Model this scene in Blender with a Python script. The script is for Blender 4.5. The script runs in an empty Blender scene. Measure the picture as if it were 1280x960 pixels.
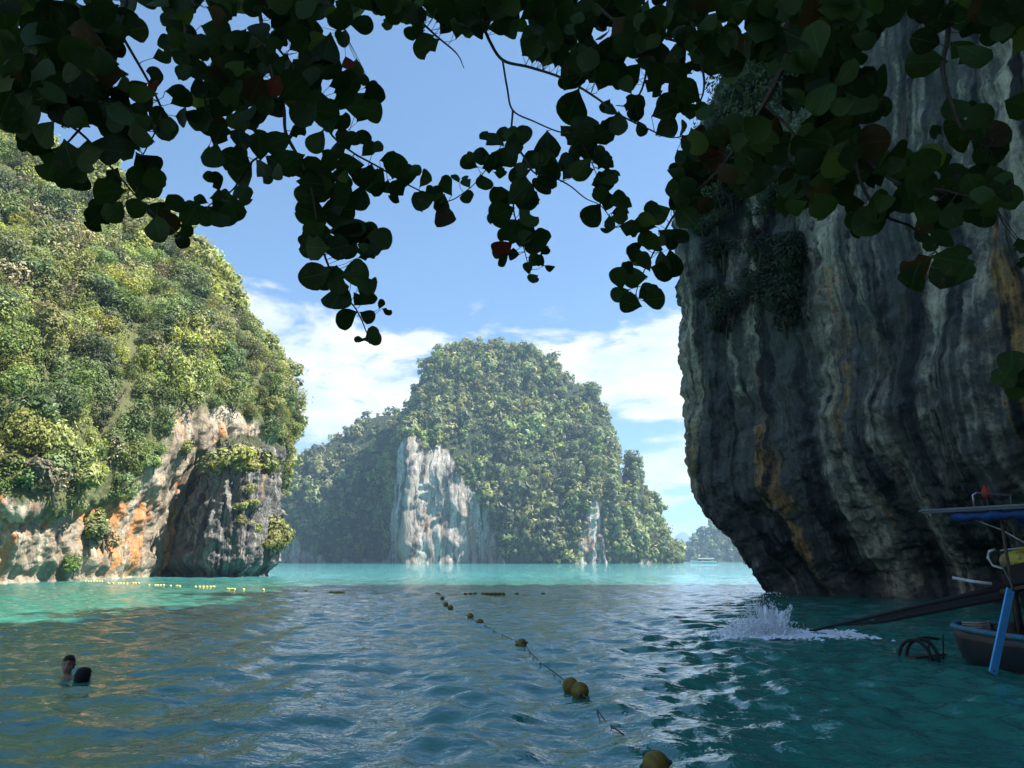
import bpy, math, random
import numpy as np
from mathutils import Vector, Matrix

# ---------------------------------------------------------------- camera, sky, sun, exposure
scene = bpy.context.scene
COL = scene.collection
random.seed(7)
RNG = np.random.default_rng(7)
F, HZ, CAMZ = 930.0, 700.0, 1.7          # focal length and horizon row of a 1280 x 960 frame, eye height
TH = math.atan((HZ - 480) / F)
CT, ST = math.cos(TH), math.sin(TH)

cam = bpy.data.cameras.new('camera')
cam.sensor_width = 36.0
cam.lens = F / 1280 * 36.0
cam.clip_start, cam.clip_end = 0.05, 40000
camo = bpy.data.objects.new('camera', cam)
COL.objects.link(camo)
camo.location = (0, 0, CAMZ)
camo.rotation_euler = (math.pi / 2 + TH, 0, 0)
scene.camera = camo

SUN_EL, SUN_ROT = math.radians(53), math.radians(101)
SUN = Vector((math.sin(SUN_ROT) * math.cos(SUN_EL), math.cos(SUN_ROT) * math.cos(SUN_EL), math.sin(SUN_EL)))
sl = bpy.data.lights.new('sun', 'SUN')
sl.energy, sl.angle, sl.color = 5.0, math.radians(0.53), (1.0, 0.94, 0.84)
so = bpy.data.objects.new('sun', sl)
COL.objects.link(so)
so.location = (60, -10, 90)
so.rotation_euler = SUN.to_track_quat('Z', 'Y').to_euler()

world = bpy.data.worlds.new('World')
scene.world = world
world.use_nodes = True


class NT:
    """small helper that writes node trees"""
    def __init__(s, tree):
        s.t = tree
        s.n, s.l = tree.nodes, tree.links

    def put(s, sock, v):
        if isinstance(v, bpy.types.NodeSocket):
            s.l.new(v, sock)
        elif isinstance(v, (tuple, list)) and sock.type == 'RGBA' and len(v) == 3:
            sock.default_value = (*v, 1)
        else:
            sock.default_value = v

    def node(s, kind, **kw):
        nd = s.n.new(kind)
        ins = kw.pop('i', {})
        for k, v in kw.items():
            setattr(nd, k, v)
        for k, v in ins.items():
            s.put(nd.inputs[k], v)
        return nd

    def math(s, op, a, b=0.0, c=None, clamp=False):
        nd = s.node('ShaderNodeMath', operation=op, use_clamp=clamp, i={0: a, 1: b})
        if c is not None:
            s.put(nd.inputs[2], c)
        return nd.outputs[0]

    def noise(s, vec, scale, detail=4, rough=0.55, dist=0.0):
        return s.node('ShaderNodeTexNoise', i={'Vector': vec, 'Scale': scale, 'Detail': detail, 'Roughness': rough,
                                              'Distortion': dist}).outputs[0]

    def mix(s, f, a, b, mode='MIX'):
        nd = s.node('ShaderNodeMix', data_type='RGBA', blend_type=mode)
        s.put(nd.inputs[0], f)
        s.put(nd.inputs[6], a)
        s.put(nd.inputs[7], b)
        return nd.outputs[2]

    def ramp(s, f, lo, hi):
        nd = s.node('ShaderNodeMapRange', interpolation_type='SMOOTHSTEP', clamp=True, i={0: f, 1: lo, 2: hi, 3: 0.0, 4: 1.0})
        return nd.outputs[0]

    def scale(s, vec, v, loc=(0, 0, 0)):
        return s.node('ShaderNodeMapping', i={'Vector': vec, 'Scale': v, 'Location': loc}).outputs[0]


def build_world():
    t = NT(world.node_tree)
    for nd in list(t.n):
        t.n.remove(nd)
    sky = t.node('ShaderNodeTexSky', sky_type='NISHITA', sun_disc=False, sun_elevation=SUN_EL, sun_rotation=SUN_ROT,
                 altitude=0.0, air_density=1.0, dust_density=0.2, ozone_density=2.5)
    dd = t.node('ShaderNodeTexCoord').outputs['Generated']
    lift = t.node('ShaderNodeVectorMath', operation='ADD', i={0: dd, 1: (0.0, 0.0, 0.15)}).outputs[0]
    t.l.new(t.node('ShaderNodeVectorMath', operation='NORMALIZE', i={0: lift}).outputs[0], sky.inputs[0])
    blue = t.node('ShaderNodeHueSaturation', i={'Hue': 0.495, 'Saturation': 1.04, 'Value': 1.0, 'Color': sky.outputs[0]})
    bg = t.node('ShaderNodeBackground', i={'Color': blue.outputs[0], 'Strength': 0.070})
    d = t.node('ShaderNodeTexCoord').outputs['Generated']
    sep = t.node('ShaderNodeSeparateXYZ', i={0: d})
    z = sep.outputs[2]
    zz = t.math('ADD', t.math('MAXIMUM', z, 0.0), 0.10)
    pl = t.node('ShaderNodeCombineXYZ', i={0: t.math('DIVIDE', sep.outputs[0], zz), 1: t.math('DIVIDE', sep.outputs[1], zz), 2: 0.0}).outputs[0]
    pl = t.scale(pl, (1, 1, 1), (5.1, 1.3, 0))
    n1 = t.noise(pl, 1.15, 9, 0.60, 0.35)
    sph = t.scale(d, (1.0, 1.0, 2.6), (1.7, 0.6, 0.9))
    n2 = t.noise(sph, 6.5, 11, 0.60, 0.25)
    nn = t.math('ADD', t.math('MULTIPLY', n1, 0.45), t.math('MULTIPLY', n2, 0.55))
    # more cloud low down, all round the sky
    low = t.math('SUBTRACT', 1.0, t.ramp(z, 0.24, 0.44))
    bias = t.math('MULTIPLY_ADD', low, 0.215, -0.155)
    bias = t.math('SUBTRACT', bias, t.math('MULTIPLY', t.math('SUBTRACT', 1.0, t.ramp(z, 0.08, 0.22)), 0.05))
    f = t.ramp(t.math('ADD', nn, bias), 0.475, 0.565)
    f = t.math('MULTIPLY', f, t.ramp(z, -0.05, 0.03))
    shade = t.noise(sph, 9.0, 6, 0.6, 0.1)
    cc = t.mix(t.ramp(shade, 0.35, 0.65), (0.70, 0.79, 0.90), (1.0, 1.0, 1.0))
    cl = t.node('ShaderNodeBackground', i={'Color': cc, 'Strength': 0.345})
    mx = t.node('ShaderNodeMixShader', i={0: t.math('MULTIPLY', f, 0.92), 1: bg.outputs[0], 2: cl.outputs[0]})
    out = t.node('ShaderNodeOutputWorld')
    t.l.new(mx.outputs[0], out.inputs[0])


build_world()
scene.view_settings.view_transform = 'Standard'
scene.view_settings.look = 'None'
scene.view_settings.exposure = 1.87
scene.view_settings.gamma = 1.0
scene.render.engine = 'CYCLES'
scene.cycles.use_denoising = True
scene.cycles.max_bounces = 6
scene.cycles.diffuse_bounces = 3
scene.cycles.glossy_bounces = 3
scene.cycles.transmission_bounces = 3
scene.cycles.volume_bounces = 0
scene.cycles.caustics_reflective = False
scene.cycles.caustics_refractive = False
scene.cycles.sample_clamp_indirect = 6.0


# ---------------------------------------------------------------- helpers
def P(px, py, D):
    """the place D metres out to sea that shows at this spot of the photograph"""
    a, b = (px - 640) / F, (480 - py) / F
    k = D / (CT - b * ST)
    return np.array([a * k, D, CAMZ + (ST + b * CT) * k])


_perm = RNG.permutation(256)
_perm = np.concatenate([_perm, _perm, _perm])
_g = RNG.normal(size=(256, 3))
_g /= np.linalg.norm(_g, axis=1)[:, None]


def perlin(p):
    p = np.asarray(p, float)
    i = np.floor(p).astype(int)
    f = p - i
    i &= 255
    w = f * f * f * (f * (f * 6 - 15) + 10)
    r = 0
    for dx in (0, 1):
        wx = w[..., 0] if dx else 1 - w[..., 0]
        for dy in (0, 1):
            wy = w[..., 1] if dy else 1 - w[..., 1]
            for dz in (0, 1):
                wz = w[..., 2] if dz else 1 - w[..., 2]
                h = _perm[_perm[_perm[i[..., 0] + dx] + i[..., 1] + dy] + i[..., 2] + dz]
                g = _g[h]
                r = r + wx * wy * wz * (g[..., 0] * (f[..., 0] - dx) + g[..., 1] * (f[..., 1] - dy) + g[..., 2] * (f[..., 2] - dz))
    return r * 1.5


def fbm(p, octv=4, gain=0.5, ridged=False):
    p = np.asarray(p, float)
    r, a, tot = 0, 1.0, 0
    for o in range(octv):
        n = perlin(p * 2.03 ** o + 17.3 * o)
        if ridged:
            n = 1 - 2 * np.abs(n)
        r = r + a * n
        tot += a
        a *= gain
    return r / tot


def cr(pts, n):
    """Catmull-Rom through pts (first axis) to n samples"""
    pts = np.asarray(pts, float)
    m = len(pts)
    ext = np.concatenate([[2 * pts[0] - pts[1]], pts, [2 * pts[-1] - pts[-2]]])
    t = np.linspace(0, m - 1, n)
    k = np.minimum(t.astype(int), m - 2)
    u = (t - k).reshape((-1,) + (1,) * (pts.ndim - 1))
    a, b, c, d = ext[k], ext[k + 1], ext[k + 2], ext[k + 3]
    return 0.5 * (2 * b + (c - a) * u + (2 * a - 5 * b + 4 * c - d) * u ** 2 + (3 * b - 3 * c + d - a) * u ** 3)


def raw_mesh(name, verts, faces, smooth=True):
    """fast mesh from arrays; faces is an (n, k) index array"""
    verts = np.asarray(verts, np.float32)
    faces = np.asarray(faces, np.int32)
    me = bpy.data.meshes.new(name)
    me.vertices.add(len(verts))
    me.vertices.foreach_set('co', verts.ravel())
    k = faces.shape[1]
    me.loops.add(faces.size)
    me.loops.foreach_set('vertex_index', faces.ravel())
    me.polygons.add(len(faces))
    me.polygons.foreach_set('loop_start', np.arange(0, faces.size, k, dtype=np.int32))
    me.polygons.foreach_set('use_smooth', np.full(len(faces), smooth))
    me.update(calc_edges=True)
    me.validate()
    return me


def point_attr(me, name, vals, domain='POINT'):
    a = me.attributes.new(name, 'FLOAT', domain)
    a.data.foreach_set('value', np.asarray(vals, np.float32).ravel())


def add(name, me, mat=None, parent=None, loc=None, **props):
    o = bpy.data.objects.new(name, me)
    COL.objects.link(o)
    if mat is not None and me is not None:
        me.materials.append(mat)
    if parent is not None:
        o.parent = parent
    if loc is not None:
        o.location = loc
    for k, v in props.items():
        o[k] = v
    return o


def empty(name, loc=(0, 0, 0), rz=0.0, **props):
    o = add(name, None, loc=loc, **props)
    o.rotation_euler.z = rz
    o.empty_display_size = 0.3
    return o


def grid_faces(nu, nv, closed=False):
    iu = np.arange(nu if closed else nu - 1)
    iv = np.arange(nv - 1)
    a, b = np.meshgrid(iu, iv, indexing='ij')
    a2 = (a + 1) % nu
    return np.stack([a * nv + b, a2 * nv + b, a2 * nv + b + 1, a * nv + b + 1], -1).reshape(-1, 4)


def grid_normals(p, closed=False):
    if closed:
        du = np.roll(p, -1, 0) - np.roll(p, 1, 0)
    else:
        du = np.gradient(p, axis=0)
    dv = np.gradient(p, axis=1)
    n = np.cross(du, dv)
    return n / (np.linalg.norm(n, axis=-1, keepdims=True) + 1e-9)


def arc_uv(p):
    du = np.linalg.norm(np.diff(p, axis=0), axis=-1).mean(1)
    dv = np.linalg.norm(np.diff(p, axis=1), axis=-1).mean(0)
    u = np.concatenate([[0], np.cumsum(du)])
    v = np.concatenate([[0], np.cumsum(dv)])
    return np.meshgrid(u, v, indexing='ij')


def grid_object(name, p, mat, parent=None, uv=None, closed=False, smooth=True, attrs=None, flip=False, **props):
    nu, nv = p.shape[:2]
    f = grid_faces(nu, nv, closed)
    if flip:
        f = f[:, ::-1]
    me = raw_mesh(name, p.reshape(-1, 3), f, smooth)
    if uv is not None:
        point_attr(me, 'su', uv[0])
        point_attr(me, 'sv', uv[1])
    for k, v in (attrs or {}).items():
        point_attr(me, k, v)
    return add(name, me, mat, parent, **props)


class MB:
    """collects shapes for one part, then builds ONE mesh object"""
    def __init__(s):
        s.v, s.f = [], []

    def raw(s, v, f):
        o = len(s.v)
        s.v += [tuple(map(float, x)) for x in v]
        s.f += [tuple(int(i) + o for i in q) for q in f]
        return s

    def box(s, c, size, rot=None, taper=1.0):
        x, y, z = (q / 2 for q in size)
        v = [Vector((sx * x * (taper if sz > 0 else 1), sy * y * (taper if sz > 0 else 1), sz * z)) for sz in (-1, 1) for sy in (-1, 1) for sx in (-1, 1)]
        if rot is not None:
            v = [rot @ q for q in v]
        v = [q + Vector(c) for q in v]
        return s.raw(v, [(0, 2, 3, 1), (4, 5, 7, 6), (0, 1, 5, 4), (2, 6, 7, 3), (0, 4, 6, 2), (1, 3, 7, 5)])

    def tube(s, path, rad, seg=8, cap=True):
        path = [Vector(map(float, q)) for q in path]
        if not hasattr(rad, '__len__'):
            rad = [rad] * len(path)
        rad = [float(q) for q in rad]
        v, f = [], []
        up = Vector((0.13, 0.21, 1)).normalized()
        for i, q in enumerate(path):
            d = (path[min(i + 1, len(path) - 1)] - path[max(i - 1, 0)]).normalized()
            if abs(d.dot(up)) > 0.95:
                up = Vector((1, 0.1, 0)).normalized()
            a = d.cross(up).normalized()
            b = d.cross(a).normalized()
            for k in range(seg):
                t = 2 * math.pi * k / seg
                v.append(q + rad[i] * (math.cos(t) * a + math.sin(t) * b))
        n = len(path)
        for i in range(n - 1):
            for k in range(seg):
                k2 = (k + 1) % seg
                f.append((i * seg + k, i * seg + k2, (i + 1) * seg + k2, (i + 1) * seg + k))
        if cap:
            f.append(tuple(range(seg - 1, -1, -1)))
            f.append(tuple((n - 1) * seg + k for k in range(seg)))
        return s.raw(v, f)

    def lathe(s, prof, seg=16, M=None):
        """prof: (radius, height) pairs"""
        v, f = [], []
        for r, z in prof:
            for k in range(seg):
                t = 2 * math.pi * k / seg
                v.append(Vector((r * math.cos(t), r * math.sin(t), z)))
        if M is not None:
            v = [M @ q for q in v]
        for i in range(len(prof) - 1):
            for k in range(seg):
                k2 = (k + 1) % seg
                f.append((i * seg + k, i * seg + k2, (i + 1) * seg + k2, (i + 1) * seg + k))
        return s.raw(v, f)

    def build(s, name, mat, parent=None, smooth=False, bevel=0.0, **props):
        me = bpy.data.meshes.new(name)
        me.from_pydata(s.v, [], s.f)
        me.update()
        if smooth:
            me.shade_smooth()
        o = add(name, me, mat, parent, **props)
        if bevel:
            b = o.modifiers.new('bevel', 'BEVEL')
            b.width, b.segments, b.limit_method = bevel, 2, 'ANGLE'
        return o


# ---------------------------------------------------------------- materials
def new_mat(name):
    m = bpy.data.materials.new(name)
    m.use_nodes = True
    t = NT(m.node_tree)
    b = t.n['Principled BSDF']
    return m, t, b


def plain(name, col, rough=0.6, metal=0.0, var=0.25, scale=8.0, bump=0.0, grime=None):
    m, t, b = new_mat(name)
    g = t.node('ShaderNodeTexCoord').outputs['Object']
    n = t.noise(g, scale, 5, 0.6, 0.3)
    dark = tuple(c * (1 - var) for c in col)
    c = t.mix(t.ramp(n, 0.3, 0.7), dark, col)
    if grime is not None:
        n2 = t.noise(g, scale * 0.45, 6, 0.65, 0.8)
        c = t.mix(t.ramp(n2, 0.48, 0.62), c, grime)
    t.put(b.inputs['Base Color'], c)
    b.inputs['Roughness'].default_value = rough
    b.inputs['Specular IOR Level'].default_value = 0.5 if rough < 0.6 else 0.25
    b.inputs['Metallic'].default_value = metal
    if bump:
        bm = t.node('ShaderNodeBump', i={'Strength': 0.6, 'Distance': bump, 'Height': t.noise(g, scale * 3, 5)})
        t.put(b.inputs['Normal'], bm.outputs[0])
    return m


def rock_mat(name, base, light, stain, dark, orange_lo=0.58, streak=1.0, su=0.33, sv=0.035, under=None, warp=(0.1, 5.0), rag=1.5, bump=0.25, dark_lo=0.45, orange2=None,
             light_lo=0.45):
    """water-streaked limestone; streaks run down the face along its own coordinates su, sv (metres)"""
    m, t, b = new_mat(name)
    u = t.node('ShaderNodeAttribute', attribute_name='su').outputs['Fac']
    v = t.node('ShaderNodeAttribute', attribute_name='sv').outputs['Fac']
    uv = t.node('ShaderNodeCombineXYZ', i={0: u, 1: v, 2: 0.0}).outputs[0]
    obj = t.node('ShaderNodeTexCoord').outputs['Object']
    w = t.node('ShaderNodeTexNoise', i={'Vector': t.scale(uv, (warp[0], warp[0], 1)), 'Scale': 1.0, 'Detail': 3.0}).outputs['Color']
    wv = t.node('ShaderNodeVectorMath', operation='MULTIPLY_ADD', i={0: w, 1: (warp[1], warp[1], 0.0), 2: uv}).outputs[0]
    s1 = t.noise(t.scale(wv, (su, sv, 1)), 1.0, 6, 0.62)
    s2 = t.noise(t.scale(wv, (su * 1.9, sv * 1.3, 1), (7, 3, 0)), 1.0, 5, 0.6)
    s3 = t.noise(t.scale(wv, (su * 0.8, sv * 1.6, 1), (31, 11, 0)), 1.0, 5, 0.6)
    s4 = t.noise(t.scale(wv, (su * 6, sv * 3, 1), (3, 41, 0)), 1.0, 4, 0.6)
    iso = t.noise(obj, 0.9, 8, 0.65)
    jig = t.math('MULTIPLY_ADD', t.noise(obj, rag, 10, 0.72), 0.55, -0.275)      # broken, pitted edges to the streaks
    s1, s2, s3 = t.math('ADD', s1, jig), t.math('SUBTRACT', s2, t.math('MULTIPLY', jig, 0.8)), t.math('ADD', s3, t.math('MULTIPLY', jig, 0.7))
    c = t.mix(t.ramp(s1, light_lo, light_lo + 0.14), base, light)
    c = t.mix(t.ramp(s3, orange_lo, orange_lo + 0.08), c, stain)
    if orange2 is not None:
        c = t.mix(t.math('MULTIPLY', t.ramp(iso, 0.55, 0.7), t.ramp(s2, 0.4, 0.6)), c, orange2)
    c = t.mix(t.math('MULTIPLY', t.math('SUBTRACT', 1.0, t.ramp(s2, dark_lo - 0.09, dark_lo + 0.03)), streak), c, dark)
    c = t.mix(t.math('MULTIPLY', t.math('SUBTRACT', 1.0, t.ramp(s4, 0.3, 0.55)), 0.55), c, dark)
    c = t.mix(t.math('MULTIPLY', t.ramp(iso, 0.42, 0.62), 0.35), c, tuple(q * 0.45 for q in base))
    if under is not None:
        vg = t.node('ShaderNodeAttribute', attribute_name='veg').outputs['Fac']
        vv = t.math('ADD', vg, t.math('MULTIPLY_ADD', iso, 0.8, -0.4))
        c = t.mix(t.ramp(vv, 0.35, 0.6), c, under)
    fine = t.noise(obj, 5.0, 8, 0.7)
    c = t.mix(t.math('MULTIPLY', t.ramp(fine, 0.40, 0.62), 0.45), c, t.mix(1.0, c, (1.55, 1.5, 1.4), 'MULTIPLY'))
    t.put(b.inputs['Base Color'], c)
    b.inputs['Roughness'].default_value = 0.85
    b.inputs['Specular IOR Level'].default_value = 0.25
    vo = t.node('ShaderNodeTexVoronoi', feature='DISTANCE_TO_EDGE', i={'Vector': t.scale(wv, (su * 1.7, sv * 5, 1)), 'Scale': 1.0}).outputs['Distance']
    crack = t.ramp(vo, 0.0, 0.10)
    pit = t.noise(obj, 2.4, 9, 0.72)
    h = t.math('ADD', t.math('MULTIPLY', s4, 0.8), t.math('ADD', pit, t.math('ADD', t.math('MULTIPLY', s2, 0.7), t.math('MULTIPLY', crack, 0.25))))
    t.put(b.inputs['Normal'], t.node('ShaderNodeBump', i={'Strength': 0.9, 'Distance': bump, 'Height': h}).outputs[0])
    return m


def leaf_mat(name, lo, hi, trans=0.35, hue=0.10, sat=0.3, per='rnd', rough=0.5, dry=None):
    """foliage: reflects and lets light through; every leaf a little different, every plant too"""
    m, t, b = new_mat(name)
    r = t.node('ShaderNodeAttribute', attribute_name=per).outputs['Fac']
    oi = t.node('ShaderNodeObjectInfo').outputs['Random']
    pt = t.node('ShaderNodeAttribute', attribute_name='tint').outputs['Fac']
    c = t.mix(r, lo, hi)
    if dry is not None:
        c = t.mix(t.ramp(r, 0.93, 0.97), c, dry)
    vr = t.math('FRACT', t.math('ADD', oi, pt))
    hs = t.node('ShaderNodeHueSaturation', i={'Hue': t.math('MULTIPLY_ADD', vr, -hue * 0.6, 0.5 + hue * 0.3),
                                             'Saturation': t.math('MULTIPLY_ADD', t.math('FRACT', t.math('MULTIPLY', vr, 7.3)), sat, 1 - sat * 0.6),
                                             'Value': t.math('MULTIPLY_ADD', t.math('FRACT', t.math('MULTIPLY', vr, 3.7)), 1.0, 0.45), 'Color': c})
    c = hs.outputs[0]
    t.put(b.inputs['Base Color'], c)
    b.inputs['Roughness'].default_value = rough
    b.inputs['Specular IOR Level'].default_value = 0.3
    tr = t.node('ShaderNodeBsdfTranslucent', i={'Color': t.mix(1.0, c, (1.0, 1.0, 0.45), 'MULTIPLY')})
    mx = t.node('ShaderNodeMixShader', i={0: trans, 1: b.outputs[0], 2: tr.outputs[0]})
    t.l.new(mx.outputs[0], t.n['Material Output'].inputs['Surface'])
    return m


M = {}
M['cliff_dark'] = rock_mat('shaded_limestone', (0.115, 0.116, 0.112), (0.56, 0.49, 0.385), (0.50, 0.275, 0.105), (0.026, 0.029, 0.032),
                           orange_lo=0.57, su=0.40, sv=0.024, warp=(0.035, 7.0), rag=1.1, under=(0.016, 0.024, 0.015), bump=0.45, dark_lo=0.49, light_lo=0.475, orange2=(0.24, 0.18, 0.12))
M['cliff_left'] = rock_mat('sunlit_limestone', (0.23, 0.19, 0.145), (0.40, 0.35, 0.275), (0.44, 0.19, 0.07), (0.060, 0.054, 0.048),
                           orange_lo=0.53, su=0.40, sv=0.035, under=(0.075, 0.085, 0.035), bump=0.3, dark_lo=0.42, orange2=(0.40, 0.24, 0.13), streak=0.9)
M['stack'] = rock_mat('grey_stack_rock', (0.080, 0.080, 0.080), (0.22, 0.21, 0.19), (0.27, 0.18, 0.11), (0.032, 0.032, 0.034),
                      orange_lo=0.60, su=0.5, sv=0.09, under=(0.05, 0.06, 0.03), bump=0.35, dark_lo=0.47)
M['cliff_far'] = rock_mat('pale_island_rock', (0.30, 0.265, 0.23), (0.58, 0.55, 0.50), (0.38, 0.23, 0.16), (0.055, 0.055, 0.052),
                          rag=0.22, orange_lo=0.53, su=0.13, sv=0.026, under=(0.03, 0.045, 0.02), bump=2.6, dark_lo=0.465)
M['leaf_olive'] = leaf_mat('olive_leaves', (0.12, 0.145, 0.045), (0.31, 0.33, 0.12), 0.42, 0.08)
M['leaf_green'] = leaf_mat('green_leaves', (0.08, 0.13, 0.045), (0.22, 0.29, 0.095), 0.42, 0.08)
M['leaf_yellow'] = leaf_mat('yellow_green_leaves', (0.2, 0.22, 0.05), (0.4, 0.41, 0.12), 0.42, 0.06)
M['leaf_dark'] = leaf_mat('dark_leaves', (0.06, 0.095, 0.045), (0.16, 0.21, 0.09), 0.42, 0.06)
M['leaf_dry'] = leaf_mat('dry_leaves', (0.15, 0.125, 0.08), (0.3, 0.26, 0.16), 0.3, 0.05)
M['leaf_far'] = leaf_mat('island_leaves', (0.095, 0.13, 0.05), (0.26, 0.285, 0.095), 0.42, 0.14, 0.3)
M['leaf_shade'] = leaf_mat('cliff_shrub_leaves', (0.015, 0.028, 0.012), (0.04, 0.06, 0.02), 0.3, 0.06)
M['bark'] = plain('grey_bark', (0.20, 0.17, 0.13), 0.9, var=0.5, scale=3.0)
M['bark_near'] = plain('twig_bark', (0.075, 0.058, 0.042), 0.85, var=0.5, scale=18.0, bump=0.004)


def near_leaf_mat(name, lo, hi, trans=0.22):
    m, t, b = new_mat(name)
    g = t.node('ShaderNodeTexCoord').outputs['Object']
    sep = t.node('ShaderNodeSeparateXYZ', i={0: g})
    ax = t.math('ABSOLUTE', sep.outputs[0])
    oi = t.node('ShaderNodeObjectInfo').outputs['Random']
    rn = t.node('ShaderNodeAttribute', attribute_name='rnd').outputs['Fac']
    vr = t.math('FRACT', t.math('ADD', oi, rn))
    blot = t.noise(g, 28.0, 5, 0.6, 0.4)
    c = t.mix(vr, lo, hi)
    c = t.mix(t.math('MULTIPLY', t.ramp(blot, 0.56, 0.68), 0.7), c, (0.075, 0.055, 0.02))
    # side veins leave the midrib at a slant
    ph = t.math('SUBTRACT', t.math('MULTIPLY', sep.outputs[1], 300.0), t.math('MULTIPLY', ax, 230.0))
    vein = t.math('MULTIPLY', t.ramp(t.math('SINE', ph), 0.90, 1.0), 0.35)
    vein = t.math('MAXIMUM', vein, t.math('SUBTRACT', 1.0, t.ramp(ax, 0.001, 0.003)))
    at = t.node('ShaderNodeAttribute', attribute_name='mass').outputs['Fac']
    vein = t.math('MULTIPLY', vein, t.math('SUBTRACT', 1.0, at))
    c = t.mix(t.math('MULTIPLY', vein, 0.5), c, tuple(min(1, q * 2.2) for q in hi))
    t.put(b.inputs['Base Color'], c)
    b.inputs['Roughness'].default_value = 0.55
    b.inputs['Specular IOR Level'].default_value = 0.15
    tr = t.node('ShaderNodeBsdfTranslucent', i={'Color': t.mix(1.0, c, (1.0, 1.0, 0.4), 'MULTIPLY')})
    mx = t.node('ShaderNodeMixShader', i={0: trans, 1: b.outputs[0], 2: tr.outputs[0]})
    t.l.new(mx.outputs[0], t.n['Material Output'].inputs['Surface'])
    return m


M['almond'] = near_leaf_mat('almond_leaf', (0.009, 0.025, 0.006), (0.030, 0.064, 0.011))
M['almond_light'] = near_leaf_mat('almond_leaf_light', (0.045, 0.085, 0.012), (0.085, 0.13, 0.02), 0.35)
M['almond_red'] = near_leaf_mat('almond_leaf_red', (0.10, 0.014, 0.008), (0.18, 0.03, 0.012), 0.35)
M['almond_brown'] = near_leaf_mat('almond_leaf_brown', (0.028, 0.022, 0.007), (0.060, 0.036, 0.010), 0.3)


def sea_material():
    m, t, b = new_mat('sea_water')
    g = t.node('ShaderNodeNewGeometry').outputs['Position']
    sep = t.node('ShaderNodeSeparateXYZ', i={0: g})
    n = t.noise(t.scale(g, (0.02, 0.008, 0)), 1.0, 4, 0.6, 0.3)
    y = t.math('ADD', sep.outputs[1], t.math('MULTIPLY_ADD', n, 40.0, -20.0))
    shal, mid, far = (0.026, 0.185, 0.140), (0.028, 0.125, 0.096), (0.055, 0.26, 0.28)
    c = t.mix(t.ramp(y, 12, 45), shal, mid)
    c = t.mix(t.ramp(y, 48, 95), c, far)
    n2 = t.noise(t.scale(g, (0.10, 0.03, 0)), 1.0, 5, 0.6)
    c = t.mix(t.math('MULTIPLY', t.ramp(n2, 0.4, 0.7), 0.35), c, (0.045, 0.165, 0.14))
    t.put(b.inputs['Base Color'], c)
    b.inputs['Roughness'].default_value = 0.02
    b.inputs['IOR'].default_value = 1.333
    b.inputs['Specular IOR Level'].default_value = 1.0
    d = t.node('ShaderNodeVectorMath', operation='LENGTH', i={0: g}).outputs['Value']
    fine = t.noise(t.scale(g, (0.8, 1.0, 0)), 7.0, 3, 0.55, 0.4)
    wide = t.noise(t.scale(g, (0.6, 1.0, 0)), 0.9, 5, 0.55, 0.3)
    far_w = t.ramp(d, 12.0, 90.0)
    hgt = t.math('ADD', t.math('MULTIPLY', fine, 0.024), t.math('MULTIPLY', wide, t.math('MULTIPLY_ADD', far_w, 0.19, 0.015)))
    t.put(b.inputs['Normal'], t.node('ShaderNodeBump', i={'Strength': 1.0, 'Distance': 1.0, 'Height': hgt}).outputs[0])
    return m


M['sea'] = sea_material()
M['sand'] = plain('beach_sand', (0.42, 0.36, 0.27), 0.95, var=0.2, scale=2.0, bump=0.01)
M['foam'] = plain('white_water', (0.90, 0.92, 0.94), 0.55, var=0.06, scale=6.0)
M['buoy'] = plain('weathered_buoy', (0.25, 0.165, 0.03), 0.7, var=0.45, scale=7.0, bump=0.004, grime=(0.075, 0.06, 0.022))
M['float'] = plain('yellow_float', (0.50, 0.42, 0.11), 0.45, var=0.12, scale=6.0)
M['rope'] = plain('wet_rope', (0.10, 0.10, 0.10), 0.9, var=0.4, scale=30.0)
M['skin'] = plain('wet_skin', (0.30, 0.155, 0.10), 0.5, var=0.12, scale=12.0)
M['hair'] = plain('wet_dark_hair', (0.010, 0.008, 0.008), 0.65, var=0.4, scale=60.0, bump=0.004)
M['cloth_dark'] = plain('dark_swim_top', (0.02, 0.022, 0.03), 0.7, var=0.3, scale=30.0)
M['eye'] = plain('eye_dark', (0.03, 0.02, 0.015), 0.25, var=0.1)
M['lips'] = plain('lips', (0.28, 0.10, 0.085), 0.45, var=0.1)

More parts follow.
